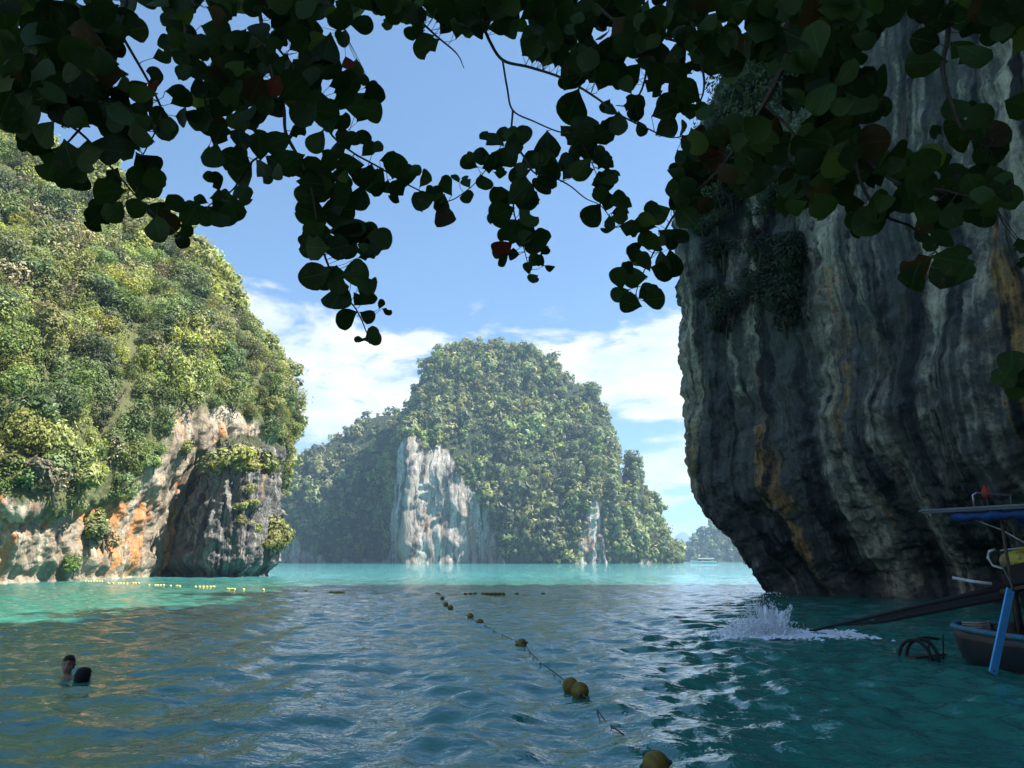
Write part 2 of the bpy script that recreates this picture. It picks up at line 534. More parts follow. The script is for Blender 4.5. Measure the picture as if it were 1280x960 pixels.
# ---------------------------------------------------------------- the setting: sea and beach
def build_sea():
    ys = [2.0]
    while ys[-1] < 165:
        ys.append(ys[-1] + 0.028 + 0.0042 * ys[-1])
    ys = np.array(ys)
    tt = np.linspace(-0.92, 0.92, 470)
    Y, T = np.meshgrid(ys, tt, indexing='ij')
    X = T * (Y + 1.5)
    sp = np.maximum(0.028 + 0.0042 * Y, (Y + 1.5) * (tt[1] - tt[0]))
    Z = np.zeros_like(X)
    rng = np.random.default_rng(3)
    nx = fbm(np.stack([X * 0.12, Y * 0.07, np.zeros_like(X)], -1), 2)
    for k in range(64):
        lam = 0.17 * (2.6 / 0.17) ** (rng.random() ** 1.35)
        ang = -math.pi / 2 + rng.normal(0, 0.75)
        kx, ky = math.cos(ang) * 2 * math.pi / lam, math.sin(ang) * 2 * math.pi / lam
        amp = 0.058 * rng.uniform(0.5, 1.3) * lam / (2 * math.pi) * (1.0 if lam > 0.5 else 0.85)
        keep = np.clip((lam / sp - 3.0) / 3.0, 0, 1)
        ph = kx * X + ky * Y + rng.uniform(0, 6.28) + 2.2 * nx
        Z += amp * keep * (np.sin(ph) + 0.25 * np.cos(2 * ph))
    Z *= 0.75 + 0.6 * nx
    p = np.stack([X, Y, Z], -1)
    nu, nv = p.shape[:2]
    f = grid_faces(nu, nv)[:, ::-1]
    R = 14000.0
    big = np.array([[-R, -R, -0.14], [R, -R, -0.14], [R, R, -0.14], [-R, R, -0.14]])
    v = np.concatenate([p.reshape(-1, 3), big])
    f = np.concatenate([f, [[nu * nv, nu * nv + 1, nu * nv + 2, nu * nv + 3]]])
    me = raw_mesh('sea', v, f)
    add('sea', me, M['sea'], kind='structure', label='turquoise sea water of the cove with small ripples')


build_sea()


def build_beach():
    xs, ys = np.linspace(-30, 26, 90), np.linspace(-24, 4.6, 60)
    X, Y = np.meshgrid(xs, ys, indexing='ij')
    Z = np.clip((3.6 - Y), -1.2, 30) * 0.075 + 0.05 * fbm(np.stack([X * 0.4, Y * 0.4, X * 0], -1), 3)
    grid_object('beach', np.stack([X, Y, Z], -1), M['sand'], kind='structure', label='pale sand beach at the head of the cove')


build_beach()


# ---------------------------------------------------------------- limestone masses
def loft(ctrl, nu, nv):
    c = np.stack([cr(s, nv) for s in ctrl])
    return cr(c, nu)


def interp_u(vals, nu):
    return np.interp(np.linspace(0, len(vals) - 1, nu), np.arange(len(vals)), vals)


SURF = {}                        # name -> (points, normals, vegetation) for planting


def right_cliff():
    st = []
    # foot, then up the face; each row one upright section
    st.append([(52, 60, -2), (51, 59, 2), (50, 58, 5), (48, 57, 9), (47, 56, 14), (48, 55, 18), (50, 55, 21), (54, 55, 23), (60, 55, 25)])
    st.append([(28, 53, -2), (27.5, 52, 2), (26, 51, 4.5), (23.5, 49, 8), (22, 47.5, 13), (22.5, 47, 17), (25, 48, 20), (32, 49, 24), (44, 51, 27)])
    e = [P(972, 752, 43.5), P(962, 712, 43.2), P(930, 672, 42.5), P(878, 612, 41.0), P(872, 520, 40.0), P(872, 420, 39.4), P(860, 335, 39.0), P(893, 190, 41.0), P(1010, 60, 48.0)]
    e[0][2] = -2
    st.append(e)
    m = [P(1045, 760, 39.0), P(1028, 715, 38.6), P(993, 665, 37.3), P(945, 590, 36.0), P(930, 480, 35.3), P(930, 360, 35.0), P(935, 230, 35.5), P(965, 60, 38.0), P(1010, -80, 46.0)]
    m[0][2] = -2
    st.append(m)
    m = [P(1132, 765, 35.6), P(1114, 715, 35.0), P(1072, 650, 33.2), P(1018, 560, 31.8), P(1000, 440, 31.4), P(1000, 300, 31.2), P(1005, 130, 31.8), P(1020, -60, 34.0), P(1050, -200, 42.0)]
    m[0][2] = -2
    st.append(m)
    m = [P(1235, 770, 32.4), P(1220, 715, 31.8), P(1182, 640, 29.8), P(1124, 540, 28.3), P(1105, 400, 27.8), P(1108, 240, 27.8), P(1112, 50, 28.2), P(1120, -170, 30.5), P(1140, -320, 38.0)]
    m[0][2] = -2
    st.append(m)
    m = [P(1345, 780, 29.4), P(1330, 715, 28.9), P(1300, 630, 26.6), P(1248, 500, 24.8), P(1232, 340, 24.3), P(1235, 150, 24.3), P(1240, -60, 24.8), P(1260, -300, 27.0), P(1300, -480, 34.0)]
    m[0][2] = -2
    st.append(m)
    st.append([(25.5, 24, -2), (25, 24, 2), (23.5, 23, 5), (20.5, 20.5, 10), (19, 19, 18), (19, 19, 27), (19.5, 19, 36), (22, 20, 45), (32, 24, 51)])
    st.append([(25.5, 14, -2), (25, 14, 2), (24, 13, 5), (22, 12, 10), (20.5, 11.5, 18), (20.5, 11, 28), (21, 11, 38), (23, 12, 47), (34, 14, 53)])
    st.append([(24.5, 0, -2), (24, 0, 2), (23.5, 0, 6), (22, 0, 11), (21, 0, 19), (20.5, 0, 29), (21, 0, 39), (23, 0, 48), (34, 0, 54)])
    st.append([(22, -16, -2), (21.5, -16, 3), (20.5, -15, 7), (19.5, -14, 12), (18.5, -13, 19), (18.5, -13, 29), (19, -13, 39), (22, -15, 48), (33, -20, 54)])
    st.append([(8, -27, -2), (8, -26.5, 3), (8, -26, 7), (7.5, -25, 12), (7, -24, 19), (7, -24, 26), (7, -25, 33), (8, -28, 40), (12, -38, 45)])
    nu, nv = 640, 340
    p = loft([[np.array(q, float) for q in s] for s in st], nu, nv)
    U, V = arc_uv(p)
    n = -grid_normals(p)
    if n[nu // 2, nv // 3, 0] > 0:
        n = -n
    wu = U + 5.0 * fbm(np.stack([U * 0.05, V * 0.05, U * 0 + 3.1], -1), 2)
    big = fbm(np.stack([U * 0.11, V * 0.10, U * 0], -1), 3)
    fl1 = fbm(np.stack([wu * 0.33, V * 0.030, U * 0 + 9.0], -1), 3, 0.5, True)
    fl2 = fbm(np.stack([wu * 0.85, V * 0.060, U * 0 + 4.0], -1), 4, 0.6, True)
    led = fbm(np.stack([U * 0.25, V * 0.55, U * 0 + 14.0], -1), 4, 0.6, True)
    iso = fbm(p * 0.55, 6, 0.62)
    fade = np.clip((V - 1.0) / 4.0, 0.15, 1)
    d = (1.2 * big + 0.80 * (fl1 - 0.35) + 0.30 * (fl2 - 0.35) + 0.22 * (led - 0.35)) * fade + 0.70 * iso
    rim = np.clip((V - V.max() * 0.80) / 6.0, 0, 1)
    p = p + n * d[..., None] + np.stack([np.zeros_like(d), np.zeros_like(d), rim * 1.5 * big], -1)
    z = p[..., 2]
    veg = np.clip((V / V.max() - 0.70) / 0.12, 0, 1)
    # shrubs hold on to the seaward shoulder
    uu = np.linspace(0, 11, nu)[:, None] * np.ones((1, nv))
    sh = np.exp(-((uu - 2.9) / 0.8) ** 2) * np.clip((z - 15.5) / 3.0, 0, 1)
    veg = np.maximum(veg, sh * (0.65 + 0.9 * big))
    SURF['right'] = (p, n, veg, uu)
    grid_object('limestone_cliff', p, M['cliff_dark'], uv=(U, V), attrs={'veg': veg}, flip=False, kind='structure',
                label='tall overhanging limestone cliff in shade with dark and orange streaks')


right_cliff()


def left_hill():
    raw = [
        [(-420, 737, 44), (-420, 690, 44), (-420, 640, 44), (-420, 600, 44), (-450, 420, 54), (-470, 260, 66), (-480, 150, 80)],
        [(-180, 733, 50.5), (-180, 690, 50), (-180, 640, 50), (-180, 600, 49.5), (-200, 410, 57), (-200, 270, 68), (-210, 150, 82)],
        [(0, 729, 57), (0, 690, 56.5), (-5, 645, 56), (0, 600, 55), (0, 410, 62), (-5, 275, 72), (-20, 165, 85)],
        [(70, 726, 63), (72, 690, 62), (70, 650, 61.5), (75, 600, 60), (75, 415, 67), (65, 290, 77), (45, 185, 90)],
        [(122, 725, 68), (120, 690, 67.5), (118, 640, 67), (125, 590, 66), (130, 430, 71), (115, 310, 81), (92, 205, 94)],
        [(160, 724, 73), (164, 690, 74), (170, 640, 74), (178, 570, 72), (180, 440, 75), (162, 330, 85), (132, 225, 98)],
        [(205, 721, 81), (212, 690, 82), (222, 620, 82), (245, 535, 79), (240, 440, 81), (215, 345, 90), (178, 252, 102)],
        [(262, 719, 90), (266, 690, 90), (280, 610, 89), (300, 520, 86), (288, 450, 88), (258, 370, 95), (215, 285, 106)],
        [(308, 717, 98), (310, 690, 98), (320, 610, 97), (342, 530, 94), (330, 465, 96), (295, 392, 102), (248, 315, 112)],
        [(335, 716, 106), (337, 690, 106), (344, 620, 105), (362, 545, 103), (350, 480, 105), (315, 418, 110), (266, 345, 118)],
        [(318, 715, 116), (320, 690, 116), (322, 620, 116), (332, 550, 115), (320, 500, 117), (295, 440, 120), (255, 365, 126)],
        [(268, 714, 128), (270, 690, 128), (272, 620, 128), (280, 560, 128), (270, 500, 130), (250, 450, 133), (220, 390, 138)],
    ]
    bare = [0.50, 0.48, 0.44, 0.40, 0.40, 0.46, 0.58, 0.56, 0.49, 0.34, 0.30, 0.30]
    st = []
    for r in raw:
        q = [P(*c) for c in r]
        q[0][2] = -2.0
        top = q[-1]
        q.append(top + np.array([-10.0, 14.0, 2.5]))
        q.append(top + np.array([-24.0, 32.0, -4.0]))
        st.append(q)
    nu, nv = 420, 330
    p = loft(st, nu, nv)
    U, V = arc_uv(p)
    n = -grid_normals(p)
    if n[nu // 2, nv // 4, 0] < 0:
        n = -n
    big = fbm(np.stack([U * 0.09, V * 0.08, U * 0], -1), 3)
    wu = U + 3.0 * fbm(np.stack([U * 0.1, V * 0.1, U * 0 + 5], -1), 3)
    fl = fbm(np.stack([wu * 0.34, V * 0.05, U * 0 + 2.0], -1), 4, 0.55, True)
    iso = fbm(p * 0.55, 5, 0.58)
    vt = np.linspace(0, 1, nv)[None, :] * np.ones((nu, 1))
    bl = interp_u(bare, nu)[:, None] * 0.75 * np.ones((1, nv)) + 0.10 * big + 0.09 * fbm(np.stack([U * 0.3, V * 0.12, U * 0 + 7], -1), 3)
    veg = np.clip((vt - bl) / 0.05 * 0.5 + 0.5, 0, 1)
    veg = veg * (1 - 0.8 * np.clip((fbm(np.stack([U * 0.16, V * 0.10, U * 0 + 30], -1), 3) - 0.33) / 0.08, 0, 1))
    rock = 1 - veg
    d = 1.5 * big + (0.35 + 0.85 * rock) * (fl - 0.35) + 0.75 * iso
    notch = np.exp(-((p[..., 2] - 0.3) / 0.9) ** 2)
    d = d - 0.5 * notch * (0.4 + rock)
    p = p + n * d[..., None]
    SURF['left'] = (p, n, veg, vt)
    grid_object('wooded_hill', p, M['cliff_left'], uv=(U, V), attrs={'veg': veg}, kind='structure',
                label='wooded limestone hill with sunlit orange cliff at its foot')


left_hill()


def rock_stack():
    zs = [-2, 0.4, 2.5, 5, 7.5, 10, 12, 13.6, 14.4]
    # plan outline at each level: left back, left, front edge, front right, right, back right, back
    lv0 = [(205, 97), (172, 88), (222, 80), (264, 76.5), (308, 78), (343, 82.5), (338, 92)]
    lv1 = [(244, 93), (234, 87), (252, 82.5), (280, 79.5), (312, 80.5), (338, 83.5), (332, 90)]
    bulge = [0.0, -0.02, 0.06, 0.22, 0.45, 0.68, 0.86, 0.97, 1.0]
    rings = []
    for z, k in zip(zs, bulge):
        rg = []
        for i, ((a, da), (b, db)) in enumerate(zip(lv0, lv1)):
            kk = k if i < 3 else k ** 1.0
            x0 = (a - 640) / F * da / 1.03
            x1 = (b - 640) / F * db / 1.03
            if i in (4, 5):
                kk = k * 0.9 - 0.18 * math.sin(math.pi * min(1, z / 14))
            rg.append((x0 + (x1 - x0) * kk, da + (db - da) * kk, z))
        if z > 14:
            c = np.mean(np.array(rg), 0)
            rg = [tuple(c + (np.array(q) - c) * (0.55, 0.55, 1)) for q in rg]
        rings.append(rg)
    rings = np.array(rings, float)                       # (levels, 7, 3)
    nv, nu = 150, 260
    col = cr(rings, nv)                                  # (nv, 7, 3)
    loop = np.concatenate([col, col[:, :1]], 1).transpose(1, 0, 2)
    t = np.linspace(0, 7, nu, endpoint=False)
    k = t.astype(int)
    w = (t - k)[:, None, None]
    w = w * w * (3 - 2 * w) * 0.35 + w * 0.65
    p = loop[k] * (1 - w) + loop[(k + 1) % 8] * w
    # close the top
    ctr = p[:, -1:].mean(0, keepdims=True) + np.array([0, 0, 0.5])
    p = np.concatenate([p, p[:, -1:] * 0.5 + ctr * 0.5, np.repeat(ctr, nu, 0)], 1)
    n = grid_normals(p, True)
    c = p.mean((0, 1))
    s = np.sign(((p - c)[..., :2] * n[..., :2]).sum(-1).mean())
    n = n * s
    ang = np.linspace(0, 55, nu)[:, None] * np.ones((1, p.shape[1]))
    iso = fbm(p * 0.42, 5, 0.62)
    rid = fbm(np.stack([p[..., 0] * 0.6, p[..., 1] * 0.6, p[..., 2] * 0.22], -1), 4, 0.55, True)
    notch = np.exp(-((p[..., 2] - 0.2) / 0.8) ** 2)
    d = 1.2 * iso + 1.0 * (rid - 0.3) - 1.2 * notch
    d[:, -1] = d[:, -1].mean()
    n[:, -1] = (0, 0, 1)
    p = p + n * d[..., None]
    U, V = arc_uv(p)
    veg = np.clip((p[..., 2] - 13.2) / 1.2, 0, 1) * 0.9
    SURF['stack'] = (p, n, veg, V)
    grid_object('rock_stack', p, M['stack'], uv=(ang, V), closed=True, attrs={'veg': veg}, flip=s < 0, category='rock',
                label='grey wedge-shaped rock stack standing in the sea below the orange cliff')


rock_stack()


def far_island():
    raw = [
        [(338, 702, 480), (338, 696, 480), (339, 690, 480), (340, 680, 481), (341, 672, 482), (342, 664, 483)],
        [(352, 702, 466), (351, 675, 465), (350, 650, 465), (352, 625, 468), (355, 605, 472), (360, 584, 480)],
        [(372, 702, 458), (371, 670, 457), (371, 635, 458), (375, 605, 463), (379, 585, 470), (384, 566, 482)],
        [(410, 702, 450), (410, 670, 449), (412, 632, 451), (415, 602, 458), (419, 575, 470), (422, 550, 486)],
        [(455, 702, 446), (455, 664, 446), (458, 622, 449), (463, 582, 458), (469, 550, 474), (474, 522, 490)],
        [(486, 702, 440), (487, 660, 440), (490, 604, 443), (496, 566, 450), (503, 540, 466), (512, 516, 482)],
        [(502, 702, 388), (500, 640, 387), (504, 562, 389), (517, 530, 410), (528, 488, 432), (535, 466, 448)],
        [(530, 702, 389), (530, 640, 388), (531, 570, 389), (538, 530, 406), (545, 482, 430), (548, 440, 452)],
        [(566, 702, 391), (566, 642, 391), (566, 582, 392), (573, 532, 405), (580, 482, 430), (578, 437, 454)],
        [(606, 702, 396), (606, 650, 396), (606, 594, 397), (611, 536, 407), (619, 484, 432), (620, 436, 456)],
        [(650, 702, 387), (650, 670, 387), (652, 622, 394), (655, 564, 410), (660, 500, 433), (664, 444, 456)],
        [(700, 702, 387), (700, 670, 387), (702, 634, 393), (704, 584, 408), (704, 524, 431), (698, 470, 453)],
        [(742, 702, 391), (742, 662, 390), (742, 628, 392), (744, 574, 406), (744, 536, 428), (738, 499, 449)],
        [(768, 702, 397), (768, 662, 396), (768, 622, 400), (769, 602, 409), (769, 572, 425), (764, 543, 443)],
        [(784, 702, 403), (784, 674, 405), (782, 652, 410), (780, 632, 420), (779, 614, 430), (777, 604, 441)],
        [(800, 702, 409), (800, 672, 410), (798, 642, 414), (796, 618, 421), (795, 592, 430), (790, 570, 438)],
        [(816, 702, 414), (816, 682, 416), (812, 668, 420), (809, 656, 426), (809, 634, 431), (807, 618, 437)],
        [(838, 702, 421), (838, 692, 423), (836, 686, 426), (834, 681, 429), (832, 677, 432), (830, 672, 436)],
        [(854, 702, 428), (854, 701, 430), (853, 700, 431), (852, 699, 432), (851, 698, 434), (850, 696, 437)],
    ]
    bare = [0.1, 0.26, 0.20, 0.03, 0.03, 0.10, 0.56, 0.56, 0.52, 0.30, -0.10, -0.30, 0.55, -0.30, -0.02, 0.06, 0.04, 0.03, 0.03]
    st = []
    for r in raw:
        q = [P(*c) for c in r]
        q[0][2] = -3.0
        top = q[-1]
        q.append(top + np.array([0.0, 30.0, -0.25 * top[2]]))
        q.append(np.array([top[0], top[1] + 70.0, -3.0]))
        st.append(q)
    nu, nv = 380, 190
    p = loft(st, nu, nv)
    U, V = arc_uv(p)
    n = grid_normals(p)
    if n[nu // 2, nv // 4, 1] > 0:
        n = -n
    big = fbm(p * 0.022, 3)
    mid = fbm(p * 0.06 + 9, 4, 0.55)
    vt = np.linspace(0, 1, nv)[None, :] * np.ones((nu, 1))
    bl = interp_u(bare, nu)[:, None] * 0.62 * np.ones((1, nv))
    nz = fbm(np.stack([U * 0.06, V * 0.03, U * 0], -1), 4, 0.6)
    veg = np.clip((vt - bl - 0.10 * nz) / 0.03 * 0.5 + 0.5, 0, 1)
    fl = fbm(np.stack([U * 0.11 + 2 * mid, V * 0.014, U * 0], -1), 4, 0.55, True)
    d = 3.2 * big + 2.6 * mid + (1 - veg) * 3.6 * (fl - 0.35)
    edge = np.clip(np.minimum(np.arange(nu), np.arange(nu)[::-1]) / 25.0, 0.1, 1)[:, None]
    p = p + n * (d * edge)[..., None]
    SURF['far'] = (p, n, veg, vt)
    grid_object('wooded_island', p, M['cliff_far'], uv=(U, V), attrs={'veg': veg}, kind='structure',
                label='steep wooded island with a pale streaked cliff across the water')


far_island()


def dome_island(name, pts, D, depth, label, seed, foot=702.0, base_mat='cliff_far'):
    """a wooded island from its ridge line"""
    st = []
    for px, py in pts:
        r = P(px, py, D)
        f = P(px, foot, D - depth)
        f[2] = -3
        h = max(r[2], 1.0)
        st.append([f, np.array([r[0], D - depth * 0.8, h * 0.33]), np.array([r[0], D - depth * 0.5, h * 0.68]), r, np.array([r[0], D + depth, -3.0])])
    p = loft(st, 160, 70)
    U, V = arc_uv(p)
    n = grid_normals(p)
    if n[80, 20, 1] > 0:
        n = -n
    s = 40.0 / max(np.ptp(p[..., 0]), 1)
    d = fbm(p * s * 0.25 + seed, 5, 0.55)
    p = p + n * (d * 0.9 / s)[..., None] * 0.35
    veg = np.ones(p.shape[:2])
    SURF[name + str(seed)] = (p, n, veg, V)
    return grid_object(name, p, M[base_mat], uv=(U, V), attrs={'veg': veg}, kind='structure', label=label)


dome_island('small_island', [(856, 700), (862, 690), (868, 681), (884, 668), (893, 657), (903, 651), (915, 652), (928, 660), (940, 673), (952, 688), (962, 699)],
            850, 55, 'small dome-shaped wooded island far beyond the passage', 3)
dome_island('distant_island', [(826, 699), (838, 680), (846, 669), (853, 666), (860, 671), (866, 674), (874, 684), (884, 693), (900, 699)],
            4200, 250, 'pale blue distant island fading into the haze', 5)


# ---------------------------------------------------------------- plants
def crown_arrays(rx, rz, n, leaf, seed, lobes=9, flat=0.85, jit=0.32):
    """leaf-sized faces spread through several clumps; returns verts, faces, random value per face"""
    rng = np.random.default_rng(seed)
    cs, rs = [], []
    for k in range(lobes):
        a = rng.uniform(0, 2 * math.pi)
        r = rx * 0.66 * math.sqrt(rng.random())
        z = rz * rng.uniform(-0.75, 0.6) * (1 - 0.35 * (r / rx))
        cs.append((r * math.cos(a), r * math.sin(a), z))
        rs.append(rx * rng.uniform(0.28, 0.50))
    cs, rs = np.array(cs), np.array(rs)
    i = rng.choice(lobes, n, p=rs ** 2 / (rs ** 2).sum())
    d = rng.normal(size=(n, 3))
    d /= np.linalg.norm(d, axis=1)[:, None]
    rad = rs[i] * rng.uniform(0.55, 1.06, n) ** 0.55 * (1 + 0.32 * np.abs(rng.normal(size=n)) * (rng.random(n) < 0.22))
    c = cs[i] + d * rad[:, None] * np.array([1, 1, flat])
    out = c / np.array([rx, rx, rz])
    nrm = d * 0.7 + out * 0.5 + rng.normal(0, jit, (n, 3)) + np.array([0, 0, 0.35])
    nrm /= np.linalg.norm(nrm, axis=1)[:, None]
    t = np.cross(nrm, rng.normal(size=(n, 3)))
    t /= np.linalg.norm(t, axis=1)[:, None]
    b = np.cross(nrm, t)
    s = leaf * rng.uniform(0.5, 1.3, n)[:, None]
    v = np.stack([c - t * s, c + b * s * 0.55 - nrm * s * 0.2, c + t * s, c - b * s * 0.55 - nrm * s * 0.2], 1).reshape(-1, 3)
    f = np.arange(4 * n).reshape(-1, 4)
    # tone of each leaf varies at random
    rv = np.clip(rng.normal(0.5, 0.25, n), 0, 1)
    return v, f, rv


def crown_mesh(name, mat, *a, **k):
    v, f, r = crown_arrays(*a, **k)
    me = raw_mesh(name, v, f, False)
    point_attr(me, 'rnd', r, 'FACE')
    me.materials.append(mat)
    return me


def trunk_mesh(name, h, rx, seed):
    rng = random.Random(seed)
    mb = MB()
    lean = (rng.uniform(-0.4, 0.4), rng.uniform(-0.4, 0.4))
    mb.tube([(0, 0, -0.9), (lean[0] * 0.4, lean[1] * 0.4, h * 0.4), (lean[0], lean[1], h)], [0.10, 0.075, 0.05], 6)
    for k in range(6):
        a = rng.uniform(0, 6.28)
        r = rx * rng.uniform(0.5, 0.9)
        s = rng.uniform(0.4, 0.95)
        mb.tube([(lean[0] * s, lean[1] * s, h * s), (lean[0] + r * 0.5 * math.cos(a), lean[1] + r * 0.5 * math.sin(a), h + r * 0.25),
                 (lean[0] + r * math.cos(a), lean[1] + r * math.sin(a), h + r * rng.uniform(0.1, 0.7))], [0.045, 0.03, 0.014], 5, False)
    me = bpy.data.meshes.new(name)
    me.from_pydata(mb.v, [], mb.f)
    me.shade_smooth()
    me.materials.append(M['bark'])
    return me


def scatter(key, n, mind, rng, zmin=-99, vmin=0.55, box=None, filt=None):
    """well spread random places on the planted part of a surface"""
    p, nr, veg, _ = SURF[key]
    q = (p[:-1, :-1] + p[1:, 1:]) / 2
    a = np.linalg.norm(np.cross(p[1:, 1:] - p[:-1, :-1], p[1:, :-1] - p[:-1, 1:]), axis=-1) / 2
    w = a * (veg[:-1, :-1] > vmin) * (q[..., 2] > zmin)
    if filt is not None:
        w = w * filt(q)
    w = w.ravel() / w.sum()
    idx = rng.choice(w.size, size=n * 6, p=w)
    iu, iv = np.unravel_index(idx, a.shape)
    r1, r2 = rng.random(len(idx))[:, None], rng.random(len(idx))[:, None]
    pts = p[iu, iv] + (p[iu + 1, iv] - p[iu, iv]) * r1 + (p[iu, iv + 1] - p[iu, iv]) * r2
    ns = nr[iu, iv]
    cell, keep = {}, []
    for k, c in enumerate(pts):
        key3 = tuple((c // mind).astype(int))
        ok = True
        for dx in (-1, 0, 1):
            for dy in (-1, 0, 1):
                for dz in (-1, 0, 1):
                    for j in cell.get((key3[0] + dx, key3[1] + dy, key3[2] + dz), ()):
                        if ((pts[j] - c) ** 2).sum() < mind * mind:
                            ok = False
        if ok:
            cell.setdefault(key3, []).append(k)
            keep.append(k)
            if len(keep) >= n:
                break
    return pts[keep], ns[keep]


def px_of(c):
    d = np.asarray(c) - np.array([0, 0, CAMZ])
    f = d[..., 1] * CT + d[..., 2] * ST
    u = -d[..., 1] * ST + d[..., 2] * CT
    return 640 + F * d[..., 0] / f, 480 - F * u / f


KINDS = [
    ('leaf_olive', 'leafy_tree', 'olive-green leafy tree growing on the sunlit wooded hill'),
    ('leaf_green', 'leafy_tree', 'mid-green leafy tree growing on the sunlit wooded hill'),
    ('leaf_yellow', 'leafy_tree', 'yellow-green leafy tree growing on the sunlit wooded hill'),
    ('leaf_dark', 'leafy_tree', 'dark green dense tree growing on the sunlit wooded hill'),
    ('leaf_dry', 'dry_tree', 'grey-brown half-bare tree growing on the sunlit wooded hill'),
]


def plant_left():
    rng = np.random.default_rng(21)
    variants = {}
    form = [(1.9, 1.8, 1900, 12), (1.4, 2.3, 1500, 9), (2.3, 1.5, 2000, 16), (1.7, 2.0, 900, 14)]
    for ki, (mk, nm, lb) in enumerate(KINDS):
        for v in range(4):
            rx, rz, n, lobes = form[v]
            if mk == 'leaf_dry':
                n = n // 3
            variants[ki, v] = (crown_mesh('crown', M[mk], rx, rz, n, 0.14 if v != 3 else 0.17, 100 + ki * 10 + v, lobes=lobes, jit=0.5),
                               trunk_mesh('trunk', 1.2, rx * (0.95 if mk != 'leaf_dry' and v != 3 else 1.25), 300 + ki * 10 + v))
    pts, ns = scatter('left', 1600, 1.65, rng, zmin=3.0)
    px, py = px_of(pts)
    vis = (px > -60) & (px < 420) & (py > 60)
    # how squarely a place faces the camera
    to = -pts / np.linalg.norm(pts, axis=1)[:, None]
    face = (to * ns).sum(1)
    order = np.argsort(np.where(vis, 0, 1000) + np.where(face > -0.05, 0, 200) + np.linalg.norm(pts, axis=1))
    solo = set(order[:300].tolist())
    sky = np.interp(px, [0, 100, 200, 280, 330, 380], [165, 190, 240, 320, 410, 500])
    edge = py < sky + 75
    big_v, big_f, big_r, big_t = [], [], [], []
    off = 0
    stuff_src = [crown_arrays(1.9, 1.8, 260, 0.36, 900 + k, lobes=11) for k in range(5)]
    for k in range(len(pts)):
        kk = fbm(pts[k] * 0.09, 2)
        r = rng.random()
        ki = 2 if r < 0.15 else (0 if r < 0.45 else (1 if r < 0.72 else (3 if r < 0.91 else 4)))
        sc = rng.uniform(0.50, 1.30) * (1.15 if kk > 0.1 else 0.95)
        out = ns[k] * np.array([1, 1, 0.3])
        loc = pts[k] + out * 0.25
        if k in solo:
            cm, tm = variants[ki, rng.integers(0, 4)]
            mk, nm, lb = KINDS[ki]
            zone = 'above the pale waterline cliff' if px[k] < 150 and py[k] > 440 else ('over the orange cliff wall' if py[k] > 440 else ('near the skyline of the wooded hill' if edge[k] else 'midway up the wooded hill'))
            e = empty(nm, loc, rng.uniform(0, 6.28), label=lb.replace('on the sunlit wooded hill', zone), category='tree', group=lb.split(' growing')[0] + 's ' + zone)
            e.scale = (sc, sc, sc * rng.uniform(0.85, 1.2))
            e.rotation_euler.x = -out[1] * 0.25
            e.rotation_euler.y = out[0] * 0.25
            add('trunk', tm, parent=e)
            c = add('crown', cm, parent=e, loc=(0, 0, 1.15))
        elif face[k] > -0.35 and px[k] > -160:
            v, f, rv = stuff_src[rng.integers(0, 5)]
            a = rng.uniform(0, 6.28)
            R = np.array([[math.cos(a), -math.sin(a), 0], [math.sin(a), math.cos(a), 0], [0, 0, 1]])
            big_v.append((v @ R.T) * sc + loc + np.array([0, 0, 0.9 * sc]))
            big_f.append(f + off)
            off += len(v)
            big_r.append(rv)
            big_t.append(np.full(len(f), rng.random()))
    me = raw_mesh('hill_thicket', np.concatenate(big_v), np.concatenate(big_f), False)
    point_attr(me, 'rnd', np.concatenate(big_r), 'FACE')
    point_attr(me, 'tint', np.concatenate(big_t), 'FACE')
    add('hill_thicket', me, M['leaf_olive'], kind='stuff', label='dense green thicket covering the upper wooded hill')
    return variants


HILL_TREES = plant_left()
for _k, (_x, _y, _D, _s) in enumerate([(352, 478, 100, 1.5), (360, 508, 101, 1.6), (352, 540, 102, 1.5), (338, 560, 99, 1.3), (346, 452, 101, 1.4), (330, 430, 102, 1.4), (356, 566, 103, 1.2), (366, 490, 104, 1.3)]):
    _q = P(_x - 8, _y + 18, _D)
    _cm, _tm = HILL_TREES[1 if _k % 2 else 0, _k % 3]
    _e = empty('leafy_tree', tuple(_q), _k * 1.3, label='large %s tree leaning out over the sea from the end of the wooded hill' % ('green' if _k % 2 else 'olive-green'), category='tree',
               group='%s trees at the seaward end of the hill' % ('green' if _k % 2 else 'olive-green'))
    _e.scale = (_s, _s, _s)
    add('trunk', _tm, parent=_e)
    add('crown', _cm, parent=_e, loc=(0, 0, 1.15))


